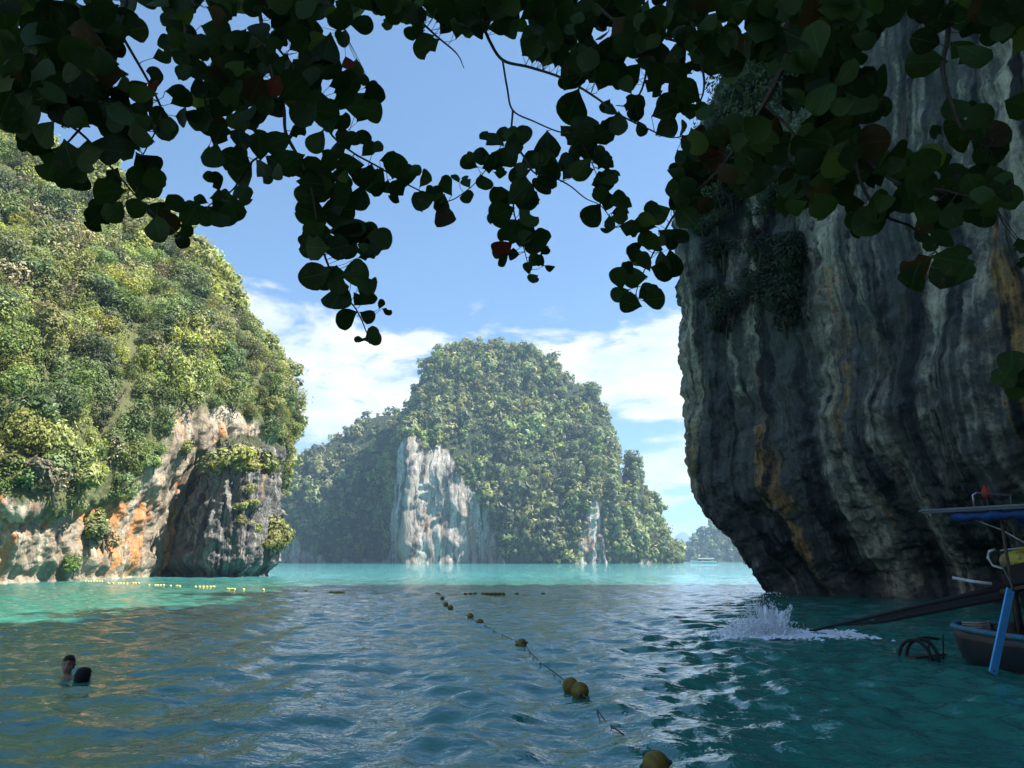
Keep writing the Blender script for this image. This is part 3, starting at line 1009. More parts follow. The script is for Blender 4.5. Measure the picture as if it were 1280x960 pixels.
def mass(name, key, n, mind, size, mat, label, rng, leaves=150, jit=0.2, zmin=1.0, filt=None, leaf=0.22, up=0.45):
    src = [crown_arrays(1.0, 0.9, leaves, leaf, 1300 + k, lobes=6, jit=jit) for k in range(6)]
    pts, ns = scatter(key, n, mind, rng, zmin=zmin, filt=filt)
    V, Fc, Rv, Tv = [], [], [], []
    off = 0
    ppx, ppy = px_of(pts)
    for c, nn, cpx, cpy in zip(pts, ns, ppx, ppy):
        v, f, rv = src[rng.integers(0, 6)]
        s = size * (0.45 + 1.35 * rng.random() ** 2.6) * (1 + 0.5 * float(fbm(c * 0.03, 2)))
        if key == 'far' and 764 < cpx < 812 and cpy < 640:
            s = min(s, size * 0.75)                      # only scrub grows on the narrow pinnacle
        a = rng.uniform(0, 6.28)
        R = np.array([[math.cos(a), -math.sin(a), 0], [math.sin(a), math.cos(a), 0], [0, 0, 1]])
        V.append((v @ R.T) * s * np.array([1, 1, rng.uniform(0.85, 1.2)]) + c + np.array([0, 0, up * s]) + nn * 0.2 * s)
        Fc.append(f + off)
        off += len(v)
        Rv.append(rv)
        Tv.append(np.full(len(f), rng.random()))
    me = raw_mesh(name, np.concatenate(V), np.concatenate(Fc), False)
    point_attr(me, 'rnd', np.concatenate(Rv), 'FACE')
    point_attr(me, 'tint', np.concatenate(Tv), 'FACE')
    return add(name, me, mat, kind='stuff', label=label)


_r = np.random.default_rng(5)
front = lambda q: (q[..., 1] < 462) * 1.0 + 0.08
mass('island_forest', 'far', 2700, 3.6, 4.2, M['leaf_far'], 'dense green forest covering the steep island across the water', _r, leaves=120, zmin=1.0, filt=lambda q: front(q) * (1 - 1.0 * ((px_of(q)[0] > 773) & (px_of(q)[0] < 782) & (px_of(q)[1] < 612))))
mass('island_forest', 'small_island3', 420, 6.5, 6.2, M['leaf_dark'], 'hazy green forest on the small dome-shaped island', _r, leaves=60, zmin=1.0, leaf=0.3)


def bush(name, loc, sc, kind, label, seed, n=900, leaf=0.16, group=None, flat=1.0):
    e = empty(name, loc, random.uniform(0, 6.28), label=label, category='bush')
    if group:
        e['group'] = group
    tm = trunk_mesh('stem', 0.45, 0.8, seed)
    tm.materials[0] = M['bark_near'] if kind in ('leaf_shade', 'leaf_dark') else M['bark']
    add('stem', tm, parent=e)
    add('foliage', crown_mesh('foliage', M[kind], 1.2, 1.0 * flat, n, leaf, seed, lobes=8), parent=e, loc=(0, 0, 0.6))
    e.scale = (sc, sc, sc)
    return e


_top = SURF['stack'][0]


def on_stack(px, py):
    """front-most place of the rock stack that shows here"""
    X, Y = px_of(_top)
    d = (X - px) ** 2 + (Y - py) ** 2 + 6.0 * (_top[..., 1] - 76)
    return _top.reshape(-1, 3)[np.argmin(d)]


for k, (bx, by, s, kd) in enumerate([(262, 584, 1.5, 'leaf_olive'), (284, 580, 2.1, 'leaf_yellow'), (306, 580, 1.7, 'leaf_yellow'), (325, 582, 1.7, 'leaf_yellow'), (295, 588, 1.2, 'leaf_olive'),
                                  (310, 584, 1.3, 'leaf_yellow'), (274, 590, 1.1, 'leaf_yellow')]):
    q = on_stack(bx, by)
    bush('crest_bush', (q[0], q[1] + 0.6, q[2] - 0.4), s, kd, 'yellow-green bush growing on top of the grey rock stack' if kd == 'leaf_yellow' else 'olive bush growing on top of the grey rock stack',
         500 + k, group=('yellow-green' if kd == 'leaf_yellow' else 'olive') + ' bushes on the rock stack top')
for k, (bx, by, s) in enumerate([(343, 660, 1.7), (352, 668, 1.5), (347, 680, 1.2), (338, 672, 1.0)]):
    q = on_stack(bx, by)
    bush('ledge_bush', (q[0] + 0.3, q[1] - 0.5, q[2] - 0.9), s, 'leaf_yellow', 'bush overhanging the water from the seaward side of the rock stack', 520 + k, group='bushes on the seaward side of the rock stack')
for k, (bx, by, s) in enumerate([(305, 630, 0.8), (312, 610, 0.7), (322, 655, 0.6), (302, 648, 0.6), (318, 628, 0.6)]):
    q = on_stack(bx, by)
    bush('crevice_bush', (q[0], q[1] - 0.2, q[2] - 0.5), s, 'leaf_olive', 'small olive bush in a crevice on the front of the rock stack', 540 + k, n=500, group='bushes in the rock stack crevices')

# bushes that cling to the lit cliff foot
_lp = SURF['left'][0]


def on_left(px, py):
    X, Y = px_of(_lp)
    d = (X - px) ** 2 + (Y - py) ** 2 + 0.6 * _lp[..., 1]
    return _lp.reshape(-1, 3)[np.argmin(d)]


for k, (bx, by, s, kd) in enumerate([(112, 668, 1.5, 'leaf_olive'), (128, 672, 1.3, 'leaf_dry'), (118, 650, 1.2, 'leaf_olive'), (175, 575, 0.9, 'leaf_green'), (190, 578, 0.8, 'leaf_green'),
                                  (88, 705, 0.8, 'leaf_green'), (60, 590, 1.6, 'leaf_green'), (80, 575, 1.8, 'leaf_green'), (98, 595, 1.7, 'leaf_olive'), (40, 600, 1.5, 'leaf_dry'), (230, 560, 1.0, 'leaf_olive'),
                                  (20, 590, 1.5, 'leaf_olive'), (140, 560, 1.4, 'leaf_green')]):
    q = on_left(bx, by)
    w = {'leaf_olive': 'olive', 'leaf_dry': 'dry grey-brown', 'leaf_green': 'green'}[kd]
    bush('cliff_bush', (q[0] + 0.4, q[1] - 0.3, q[2] - 0.5), s, kd, w + ' bush clinging to the bare sunlit cliff face', 560 + k, group=w + ' bushes on the bare sunlit cliff')

# shrubs of the shaded cliff: the seaward shoulder and the tree on its brow
_rp, _rn, _rv, _ru = SURF['right']


def on_right(px, py):
    X, Y = px_of(_rp)
    d = (X - px) ** 2 + (Y - py) ** 2 + 2.0 * _rp[..., 1]
    return _rp.reshape(-1, 3)[np.argmin(d)]


_rr = random.Random(4)
for k in range(64):
    bx, by = _rr.uniform(866, 1000), _rr.uniform(210, 405)
    if by > 330 and bx < 885:
        continue
    q = on_right(bx, by)
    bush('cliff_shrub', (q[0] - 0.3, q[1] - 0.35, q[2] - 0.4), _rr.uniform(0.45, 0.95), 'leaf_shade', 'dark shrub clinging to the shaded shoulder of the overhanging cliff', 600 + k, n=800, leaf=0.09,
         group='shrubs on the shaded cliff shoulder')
for k, (bx, by, s) in enumerate([(905, 190, 1.9), (918, 150, 1.9), (935, 120, 2.0), (930, 210, 1.7), (955, 90, 2.0), (980, 60, 2.0), (1010, 40, 2.2), (960, 170, 1.7), (985, 130, 2.0), (1030, 90, 1.8),
                                (890, 235, 1.3), (1000, 190, 1.6)]):
    q = on_right(bx, by)
    bush('brow_tree', (q[0], q[1], q[2] - 0.6), s, 'leaf_dark', 'small-leaved tree on the brow of the overhanging cliff', 660 + k, n=1500, leaf=0.075, group='trees on the cliff brow')

# roots and lianas hanging down the shoulder
for k in range(9):
    bx, by = _rr.uniform(880, 1000), _rr.uniform(260, 380)
    q = on_right(bx, by)
    pth = [Vector(q) + Vector((-0.4, -0.5, 0))]
    for j in range(7):
        pth.append(pth[-1] + Vector((_rr.uniform(-0.25, 0.25), _rr.uniform(-0.15, 0.1), _rr.uniform(-0.55, -0.15))))
    MB().tube(pth, [0.018] * 7 + [0.008], 5).build('hanging_root', M['bark_near'], smooth=True, label='thin dark root hanging down the shaded cliff shoulder', category='root', group='roots on the cliff shoulder')

mass('clifftop_forest', 'right', 420, 1.9, 2.3, M['leaf_dark'], 'dense trees along the top of the overhanging cliff', _r, leaves=130, zmin=18.0, filt=lambda q: (q[..., 1] < 34) * (q[..., 1] > -20) * 1.0, leaf=0.17)

# ---------------------------------------------------------------- the beach almond tree overhead
def leaf_shape(seed, L=1.0):
    """broad rounded leaf, base at the origin, tip along +Y, unit length"""
    rng = random.Random(seed)
    ts = [0, 0.06, 0.16, 0.30, 0.46, 0.62, 0.76, 0.88, 0.95, 0.985, 1.0]
    v, f = [], []
    wmax = rng.uniform(0.37, 0.48)
    pk = rng.uniform(0.56, 0.66)                             # widest beyond the middle
    curl, fold = rng.uniform(-0.25, 0.40), rng.uniform(0.02, 0.38)
    wave = rng.uniform(0.01, 0.035)
    for i, t in enumerate(ts):
        if t < pk:
            w = wmax * math.sin(math.pi / 2 * t / pk) ** 1.15
        else:
            w = wmax * math.sqrt(max(0.0, 1 - ((t - pk) / (1 - pk)) ** 2.3))
        w = max(w, 0.018)
        for j in (-1, 0, 1):
            x = w * j * (1 + (rng.uniform(-0.07, 0.06) if 1 < i < 9 else 0))
            if seed % 3 == 1 and 3 < i < 9 and rng.random() < 0.22:
                x *= rng.uniform(0.45, 0.75)             # nibbled edge
            z = fold * abs(x) + curl * (t - 0.35) ** 2 * -1.6 + wave * math.sin(9 * t + 3 * j + seed)
            v.append((x, t, z))
    for i in range(len(ts) - 1):
        for j in range(2):
            a = i * 3 + j
            f.append((a, a + 1, a + 4, a + 3))
    return np.array(v) * L, np.array(f)


SHAPES = [leaf_shape(k) for k in range(12)]
LEAF_MESH = {}


def leaf_mesh(k, mk):
    if (k, mk) not in LEAF_MESH:
        v, f = SHAPES[k]
        me = raw_mesh('leaf', v * 0.18, f)
        me.materials.append(M[mk])
        LEAF_MESH[k, mk] = me
    return LEAF_MESH[k, mk]


def region_depth(px):
    return float(np.interp(px, [-80, 0, 200, 300, 420, 700, 850, 930, 1000, 1280, 1400], [3.6, 3.9, 4.2, 5.3, 5.8, 5.9, 5.2, 4.2, 3.8, 3.6, 3.4]))


BOUGHS = [
    [(310, -60), (325, 20), (338, 80), (354, 130), (357, 165), (372, 195), (388, 230), (396, 270), (403, 310), (414, 340), (428, 365), (446, 388), (458, 415), (462, 430)],
    [(330, 40), (362, 78), (392, 120), (412, 165), (440, 190), (472, 208), (498, 224), (520, 236), (556, 252), (586, 236), (606, 214), (628, 180)],
    [(357, 165), (332, 190), (312, 205), (292, 236), (268, 252), (252, 264)],
    [(-60, 40), (20, 95), (62, 140), (105, 170), (150, 222), (186, 262), (214, 284), (230, 300)],
    [(160, -60), (150, 40), (130, 120), (92, 170), (70, 190)],
    [(150, 40), (195, 120), (200, 150), (178, 195)],
    [(240, -60), (232, 40), (250, 100), (262, 150), (272, 165)],
    [(575, -60), (600, 20), (614, 55), (630, 76), (662, 84), (704, 98), (742, 120), (772, 142), (808, 160), (838, 172), (872, 166)],
    [(628, 74), (634, 110), (641, 138), (668, 152), (696, 164), (720, 170), (738, 200), (750, 230)],
    [(641, 138), (640, 172), (655, 196), (668, 216), (692, 222), (712, 232), (732, 248), (752, 258), (770, 284)],
    [(662, 212), (646, 236), (642, 262), (652, 300), (664, 345)],
    [(498, -60), (515, 10), (540, 40), (570, 66), (580, 85)],
    [(425, -60), (432, 20), (430, 40)],
    [(1000, -60), (985, 60), (955, 130), (905, 205), (870, 240), (842, 270), (820, 310), (800, 350), (792, 380)],
    [(955, 130), (990, 165), (1010, 210), (1020, 250)],
    [(1010, -60), (1030, 60), (1062, 140), (1085, 200), (1130, 232), (1180, 238), (1240, 255)],
    [(1170, -60), (1185, 30), (1178, 85), (1190, 130), (1206, 165), (1240, 190)],
    [(1062, 140), (1075, 225), (1105, 268), (1140, 284), (1165, 310), (1200, 345)],
    [(700, -60), (760, 20), (840, 50), (900, 62), (940, 70)],
    [(820, -60), (812, 40), (806, 100), (790, 130), (770, 132)],
    [(860, -60), (872, 50), (880, 110), (862, 150)],
    [(1340, 430), (1290, 448), (1262, 462)],
    [(1300, -40), (1272, 40), (1276, 110), (1262, 140)],
]
# single leaves read from the photograph: (column, row, length), in enlarged views with origin and scale
SINGLE = [
    ((220, 0, 1 / 3), [(142, 585, 75), (150, 680, 70), (165, 735, 70), (245, 725, 75), (215, 775, 80), (165, 790, 75), (110, 805, 80), (95, 750, 50), (160, 820, 70), (195, 800, 70), (230, 600, 90), (245, 535, 95),
                       (315, 545, 85), (385, 530, 90), (250, 650, 95), (325, 640, 85), (375, 610, 85), (430, 605, 90), (455, 495, 70), (445, 620, 80), (500, 640, 85), (160, 505, 80), (85, 445, 90), (135, 455, 80),
                       (25, 440, 80), (270, 420, 110), (230, 445, 90), (310, 440, 80), (370, 400, 90), (20, 370, 90), (510, 670, 90), (495, 730, 85), (500, 800, 90), (545, 690, 70), (525, 860, 80), (600, 720, 90),
                       (600, 790, 100), (690, 740, 80), (520, 920, 90), (640, 870, 95), (710, 875, 70), (740, 910, 85), (700, 940, 50), (600, 930, 90), (645, 235, 55, 'r'), (675, 255, 60), (700, 290, 50), (740, 350, 75),
                       (730, 415, 80), (685, 400, 90), (640, 320, 80), (610, 380, 90), (690, 520, 80), (650, 530, 80), (720, 560, 60), (755, 555, 40), (530, 530, 100), (600, 550, 90), (560, 610, 90), (610, 655, 60),
                       (650, 620, 90), (700, 660, 80), (745, 670, 90), (760, 700, 80), (830, 710, 80), (820, 620, 80), (800, 600, 60), (860, 660, 70), (895, 640, 50), (930, 670, 60), (605, 70, 65, 'l'), (660, 50, 80, 'l'),
                       (695, 95, 80), (630, 140, 50), (795, 85, 45), (525, 150, 90, 'l'), (565, 190, 110), (895, 125, 70), (940, 175, 80), (560, 250, 100), (500, 330, 110), (560, 420, 110), (430, 330, 110), (370, 320, 80, 'r'),
                       (300, 330, 90, 'b'), (470, 260, 110), (590, 470, 90)]),
    ((340, 150, 0.3125), [(300, 445, 110), (380, 455, 80), (410, 490, 90), (380, 540, 60), (295, 515, 90), (160, 370, 110), (190, 440, 90), (180, 510, 110), (180, 620, 110), (250, 520, 70), (265, 640, 90), (330, 615, 85),
                          (355, 660, 90), (360, 715, 80), (265, 705, 100), (300, 790, 100), (380, 785, 60), (437, 738, 32), (460, 765, 45), (365, 875, 55), (405, 875, 65), (175, 255, 110), (150, 300, 90), (265, 290, 100),
                          (350, 310, 80), (260, 350, 100)]),
    ((500, 150, 0.2707), [(115, 370, 90), (165, 345, 90), (200, 440, 90, 'b'), (195, 390, 80), (215, 305, 80), (258, 275, 60), (305, 285, 55), (305, 355, 45), (320, 200, 80), (385, 285, 70), (390, 170, 90), (430, 95, 110),
                          (485, 65, 80), (430, 205, 110), (465, 235, 50), (510, 170, 110), (570, 75, 100), (525, 110, 80), (600, 190, 90), (555, 235, 90), (650, 210, 100), (655, 300, 100), (700, 235, 100), (680, 115, 110),
                          (785, 215, 100), (840, 220, 110), (845, 120, 100), (930, 180, 90), (935, 280, 100), (1005, 370, 90), (890, 435, 95), (940, 340, 70), (960, 380, 80), (1030, 410, 80), (980, 500, 90), (1060, 500, 75),
                          (1010, 450, 80), (470, 355, 90), (470, 430, 100), (575, 370, 130), (615, 375, 60), (590, 450, 100), (520, 490, 80), (500, 540, 90), (475, 590, 80, 'r'), (475, 640, 70), (525, 620, 50),
                          (570, 520, 100), (610, 580, 110), (650, 550, 80), (670, 610, 50), (640, 650, 70), (590, 685, 50), (615, 730, 40), (690, 680, 40)]),
    ((740, 160, 0.2707), [(315, 395, 100), (240, 450, 90), (255, 520, 90), (310, 530, 90), (390, 500, 120), (380, 620, 130), (330, 660, 120), (200, 580, 90), (240, 620, 90), (170, 650, 80), (125, 695, 80), (130, 765, 70),
                          (180, 810, 100), (200, 690, 90), (285, 790, 100), (250, 760, 80), (430, 400, 130), (400, 340, 100), (470, 330, 120), (520, 350, 90, 'b'), (390, 220, 90), (425, 140, 130), (440, 220, 110),
                          (410, 290, 110), (490, 25, 60, 'r'), (560, 100, 160, 'b'), (560, 155, 130, 'r'), (600, 40, 150, 'b'), (690, 180, 150), (790, 150, 130), (700, 270, 130), (730, 50, 180), (930, 230, 150),
                          (1000, 210, 130), (910, 350, 110), (990, 290, 130), (1050, 320, 140), (960, 90, 120), (1110, 60, 160, 'b'), (1110, 220, 150)]),
    ((700, 0, 0.2708), [(690, 300, 90), (600, 430, 140), (560, 410, 120), (660, 520, 90), (580, 500, 90), (480, 510, 120), (490, 590, 90), (565, 600, 70), (630, 610, 60, 'r'), (375, 590, 70), (365, 520, 80), (320, 475, 80),
                        (235, 510, 90), (270, 570, 90), (190, 620, 110), (110, 580, 120), (60, 490, 130), (40, 620, 90), (190, 735, 90), (120, 690, 90), (50, 760, 90), (110, 790, 100), (205, 830, 100), (190, 890, 80),
                        (800, 290, 150), (250, 250, 160), (350, 190, 110), (450, 170, 100), (430, 300, 120), (330, 350, 120), (520, 340, 100), (430, 400, 100), (370, 80, 120), (260, 70, 120), (160, 80, 100), (90, 220, 120),
                        (120, 320, 120), (60, 350, 120), (200, 360, 110), (640, 300, 110), (700, 180, 110), (620, 200, 120)]),
    ((0, 0, 1 / 3), [(190, 80, 130), (60, 50, 140, 'l'), (30, 20, 120, 'l'), (340, 230, 90, 'l'), (435, 300, 90), (510, 110, 110), (430, 180, 100), (610, 210, 80), (570, 320, 90, 'r'), (495, 340, 80), (545, 390, 90),
                     (600, 450, 100), (610, 490, 80), (540, 520, 110), (400, 560, 130), (530, 610, 110), (350, 580, 110), (130, 540, 130), (170, 500, 120), (200, 610, 130), (300, 600, 130), (330, 600, 90), (240, 660, 90),
                     (300, 680, 90), (410, 720, 140), (390, 780, 110), (430, 790, 100), (540, 690, 130), (560, 700, 90), (520, 780, 110), (590, 850, 120), (650, 770, 110), (690, 870, 100), (680, 900, 80), (720, 800, 80),
                     (600, 800, 100), (60, 440, 130), (160, 350, 120), (100, 400, 140), (20, 330, 150), (20, 200, 130), (30, 440, 140), (300, 400, 140), (270, 440, 120), (430, 440, 130), (340, 330, 120), (460, 540, 130)]),
    ((980, 0, 0.396), [(505, 65, 100), (585, 90, 110), (560, 160, 110), (450, 195, 120), (455, 130, 110), (535, 340, 110), (595, 350, 90), (550, 420, 120), (610, 430, 100), (660, 430, 100, 'b'), (640, 480, 120), (480, 415, 60),
                       (450, 505, 100, 'l'), (350, 480, 120), (290, 345, 90), (260, 450, 130, 'b'), (160, 440, 120), (80, 480, 120), (40, 580, 120), (15, 640, 80), (120, 580, 110), (110, 640, 100), (240, 700, 120),
                       (310, 640, 100), (380, 640, 90), (440, 715, 70, 'b'), (460, 765, 70), (420, 840, 110, 'b'), (500, 750, 120), (520, 820, 120), (570, 860, 100), (550, 800, 90), (690, 600, 120), (620, 660, 110),
                       (520, 620, 80), (600, 590, 100), (745, 770, 50), (750, 830, 50), (660, 20, 120), (700, 100, 120), (745, 330, 110), (720, 1150, 100), (735, 1210, 100), (750, 1180, 80)]),
]
# dense parts of the canopy: outline (columns and rows), leaves, length
DENSE = [
    ([(0, 40), (45, 36), (80, 10), (135, 0), (165, 20), (172, 45), (145, 60), (128, 80), (150, 105), (205, 125), (212, 160), (180, 178), (120, 150), (60, 130), (0, 145)], 108, 34),
    ([(205, 0), (400, 0), (388, 40), (412, 90), (405, 150), (350, 130), (290, 138), (245, 148), (222, 120), (200, 50)], 116, 27),
    ([(460, 0), (640, 0), (650, 30), (600, 40), (540, 32), (470, 10)], 58, 26),
    ([(625, 0), (960, 0), (960, 70), (880, 78), (840, 88), (790, 112), (740, 100), (690, 80), (650, 50)], 137, 27),
    ([(950, 0), (1130, 0), (1095, 40), (1070, 80), (1105, 120), (1060, 165), (1000, 150), (975, 90), (940, 60)], 101, 37),
    ([(990, 170), (1070, 170), (1130, 205), (1240, 205), (1265, 245), (1180, 275), (1100, 260), (1020, 262)], 66, 34),
    ([(0, -10), (1280, -10), (1280, 16), (0, 16)], 90, 34),
    ([(1230, 0), (1280, 0), (1280, 60), (1245, 50)], 14, 37),
    ([(860, 170), (960, 140), (985, 185), (930, 240), (870, 230)], 37, 34),
]


def inside(poly, x, y):
    c = False
    for i in range(len(poly)):
        (x1, y1), (x2, y2) = poly[i], poly[i - 1]
        if (y1 > y) != (y2 > y) and x < (x2 - x1) * (y - y1) / (y2 - y1) + x1:
            c = not c
    return c


def almond_tree():
    rng = random.Random(11)
    root = empty('almond_tree', (3.1, -2.6, 0.45), label='broad-leaved beach tree whose dark boughs hang overhead', category='tree')
    off = Vector(root.location)
    W = lambda q: Vector(map(float, q)) - off
    # trunk and limbs stand beside the camera, the boughs reach out over the water
    trunk = [(3.1, -2.6, 0.2), (2.9, -2.5, 1.4), (2.6, -2.2, 2.8), (2.2, -1.7, 4.3), (1.7, -1.0, 5.6)]
    MB().tube([W(q) for q in trunk], [0.30, 0.23, 0.20, 0.17, 0.14], 12).build('trunk', M['bark_near'], root, True)
    crotch = {'l': (2.2, -1.7, 4.3), 'c': (1.7, -1.0, 5.6), 'r': (2.6, -2.2, 2.8)}
    hubs = {}
    for key, pth in {'l': [crotch['l'], (0.2, -0.4, 5.4), (-1.4, 1.2, 5.9), (-2.2, 2.9, 5.9)], 'c': [crotch['c'], (1.2, 1.0, 6.4), (0.6, 3.0, 6.8), (0.0, 4.6, 6.9)],
                     'r': [crotch['c'], (2.4, 0.6, 6.0), (2.7, 2.0, 5.9), (2.5, 3.2, 5.7)]}.items():
        MB().tube([W(q) for q in cr(pth, 14)], list(np.linspace(0.13, 0.05, 14)), 8).build('limb', M['bark_near'], root, True)
        hubs[key] = Vector(pth[-1])
    pxs, p3 = [], []
    for bi, b in enumerate(BOUGHS):
        q = []
        for i, (x, y) in enumerate(b):
            wob = 0.22 * math.sin(bi * 1.7 + i * 0.8)
            q.append(P(x, y, region_depth(x) + wob + 0.1 * (bi % 3)))
        if b[0][1] < 0:
            hub = hubs['l' if b[0][0] < 330 else ('c' if b[0][0] < 800 else 'r')]
            q.insert(0, np.array(hub))
        n = len(q) * 5
        q3 = cr(q, n)
        r = np.linspace(0.021 if b[0][1] < 0 else 0.011, 0.0035, n)
        MB().tube([W(c) for c in q3], list(r), 6).build('bough', M['bark_near'], root, True)
        X, Y = px_of(q3)
        k = Y > -80
        pxs.append(np.stack([X[k], Y[k]], 1))
        p3.append(q3[k])
    pxs, p3 = np.concatenate(pxs), np.concatenate(p3)
    todo = []
    for (ox, oy, s), lst in SINGLE:
        for it in lst:
            tag = it[3] if len(it) > 3 else ''
            todo.append((ox + it[0] * s, oy + it[1] * s, it[2] * s * (1.22 if 230 < ox + it[0] * s < 870 else 0.98), tag, 0))
            if rng.random() < 0.55:
                a = rng.uniform(0, 6.28)
                todo.append((ox + it[0] * s + 0.33 * it[2] * s * math.cos(a), oy + it[1] * s + 0.33 * it[2] * s * math.sin(a), it[2] * s * rng.uniform(0.8, 1.1), rng.choices(['', 'l', 'b'], [0.86, 0.10, 0.04])[0], 0))
    for poly, n, L in DENSE:
        xs, ys = [q[0] for q in poly], [q[1] for q in poly]
        c = 0
        while c < n:
            x, y = rng.uniform(min(xs), max(xs)), rng.uniform(min(ys) - 12, max(ys))
            if inside(poly, x, y):
                todo.append((x, y, L * rng.uniform(0.9, 1.35), rng.choices(['', 'l', 'b'], [0.93, 0.03, 0.04])[0], 1))
                c += 1
    # unseen leaves added above and behind the camera to keep out skylight
    extra = []
    for k in range(900):
        extra.append(np.array([rng.uniform(-6, 5.5), rng.uniform(-4.5, 4.5), rng.uniform(5.4, 8.2)]))
    right, up, fwd = np.array([1, 0, 0]), np.array([0, -ST, CT]), np.array([0, CT, ST])
    camp = np.array([0, 0, CAMZ])
    items = []
    for (x, y, L, tag, dense) in todo:
        D = region_depth(x) + rng.uniform(-0.30, 0.30) + (rng.uniform(-0.5, 0.6) if dense else 0)
        c = P(x, y, D)
        dist = (c - camp) @ fwd
        size = L * dist / F * rng.uniform(0.78, 1.14)
        j = np.argmin(((pxs - (x, y)) ** 2).sum(1))
        d2 = np.array([x, y]) - pxs[j]
        if np.hypot(*d2) < 4:
            a = rng.uniform(0, 6.28)
            d2 = np.array([math.cos(a), math.sin(a)])
        d2 = d2 / np.hypot(*d2)
        a = math.atan2(d2[1], d2[0]) + rng.gauss(0, 0.45)
        ldir = right * math.cos(a) - up * math.sin(a)
        view = (camp - c) / np.linalg.norm(camp - c)
        nrm = view * rng.choice([1, -1]) + np.array([rng.gauss(0, 0.36), rng.gauss(0, 0.36), rng.gauss(0, 0.36)])
        items.append((c, ldir, nrm, size, tag, p3[j] if np.hypot(*(np.array([x, y]) - pxs[j])) < 75 else None, L))
    big = sorted(range(len(items)), key=lambda i: -items[i][6] + (0 if not todo[i][4] else 14))
    solo = set(big[:300])
    twig = MB()
    mv, mf, mr, mm = {}, {}, {}, {}
    key = {'': 'almond', 'l': 'almond_light', 'r': 'almond_red', 'b': 'almond_brown'}

    def to_mass(mk, sh, R, size, pos):
        v, f = SHAPES[sh]
        o = sum(len(q) for q in mv.setdefault(mk, []))
        mv[mk].append((v * size) @ np.array(R).T + np.array(pos))
        mf.setdefault(mk, []).append(f + o)
        mr.setdefault(mk, []).append(np.full(len(f), rng.random()))

    for i, (c, ld, nrm, size, tag, bp, L) in enumerate(items):
        yv = Vector(ld)
        zv = Vector(nrm)
        # a leaf leans out of the picture plane as well
        yv = (yv + Vector((0, 1, 0)) * rng.gauss(0, 0.35) + Vector((0, 0, -1)) * 0.15).normalized()
        xv = yv.cross(zv).normalized()
        zv = xv.cross(yv).normalized()
        R = Matrix((xv, yv, zv)).transposed()
        base = Vector(map(float, c)) - yv * size * 0.5 - off
        sh = rng.randrange(len(SHAPES))
        mk = key[tag]
        if bp is not None:
            b = W(bp)
            midp = (b + base) * 0.5 + Vector((rng.gauss(0, 0.01), rng.gauss(0, 0.01), -0.012))
            twig.tube([b, midp, base], [0.0032, 0.0026, 0.0022], 4, False)
        if i in solo:
            o = add('leaf', leaf_mesh(sh, mk), parent=root)
            s = size / 0.18
            o.matrix_basis = Matrix.Translation(base) @ R.to_4x4() @ Matrix.Diagonal((s, s, s, 1))
            if tag == 'r':
                o['label'] = 'leaf turned red'
        else:
            to_mass(mk, sh, R, size, base)
    for c in extra:
        zv = Vector((rng.gauss(0, 0.4), rng.gauss(0, 0.4), 1)).normalized()
        a = rng.uniform(0, 6.28)
        yv = Vector((math.cos(a), math.sin(a), -0.2)).normalized()
        xv = yv.cross(zv).normalized()
        zv = xv.cross(yv)
        # keep the opening ahead clear
        u, w = px_of(c)
        if c[1] > 0.5 and w > -120 and 0 < u < 1280:
            continue
        to_mass('almond', rng.randrange(len(SHAPES)), Matrix((xv, yv, zv)).transposed(), rng.uniform(0.2, 0.3), Vector(map(float, c)) - off)
    for mk in mv:
        me = raw_mesh('leaf_mass', np.concatenate(mv[mk]), np.concatenate(mf[mk]))
        point_attr(me, 'rnd', np.concatenate(mr[mk]), 'FACE')
        point_attr(me, 'mass', np.ones(len(me.vertices)))
        add('leaf_mass', me, M[mk], root, kind='stuff')  # the dark green mass includes the unseen leaves added against skylight
    twig.build('twigs', M['bark_near'], root, True, kind='stuff')


almond_tree()

# ---------------------------------------------------------------- buoys, floats, rope
def sea_pt(px, py):
    """place on the water that shows here"""
    b = (480 - py) / F
    k = -CAMZ / (ST + b * CT)
    return np.array([(px - 640) / F * k, (CT - b * ST) * k, 0.0])


def buoy_mesh(seed):
    rng = random.Random(seed)
    mb = MB()
    prof = []
    for i in range(17):
        a = math.pi * i / 16
        r = math.sin(a) * 0.115
        if i == 8:
            r += 0.004
        prof.append((max(r, 0.002), -math.cos(a) * 0.118))
    mb.lathe(prof, 24, Matrix.Rotation(math.radians(80), 3, 'X'))
    me = bpy.data.meshes.new('shell')
    me.from_pydata(mb.v, [], mb.f)
    me.shade_smooth()
    me.materials.append(M['buoy'])
    kn = MB()
    kn.lathe([(0.030, 0.105), (0.030, 0.125), (0.018, 0.132), (0.016, 0.145), (0.004, 0.146)], 12)
    mk = bpy.data.meshes.new('collar')
    mk.from_pydata(kn.v, [], kn.f)
    mk.shade_smooth()
    mk.materials.append(M['rope'])
    return me, mk


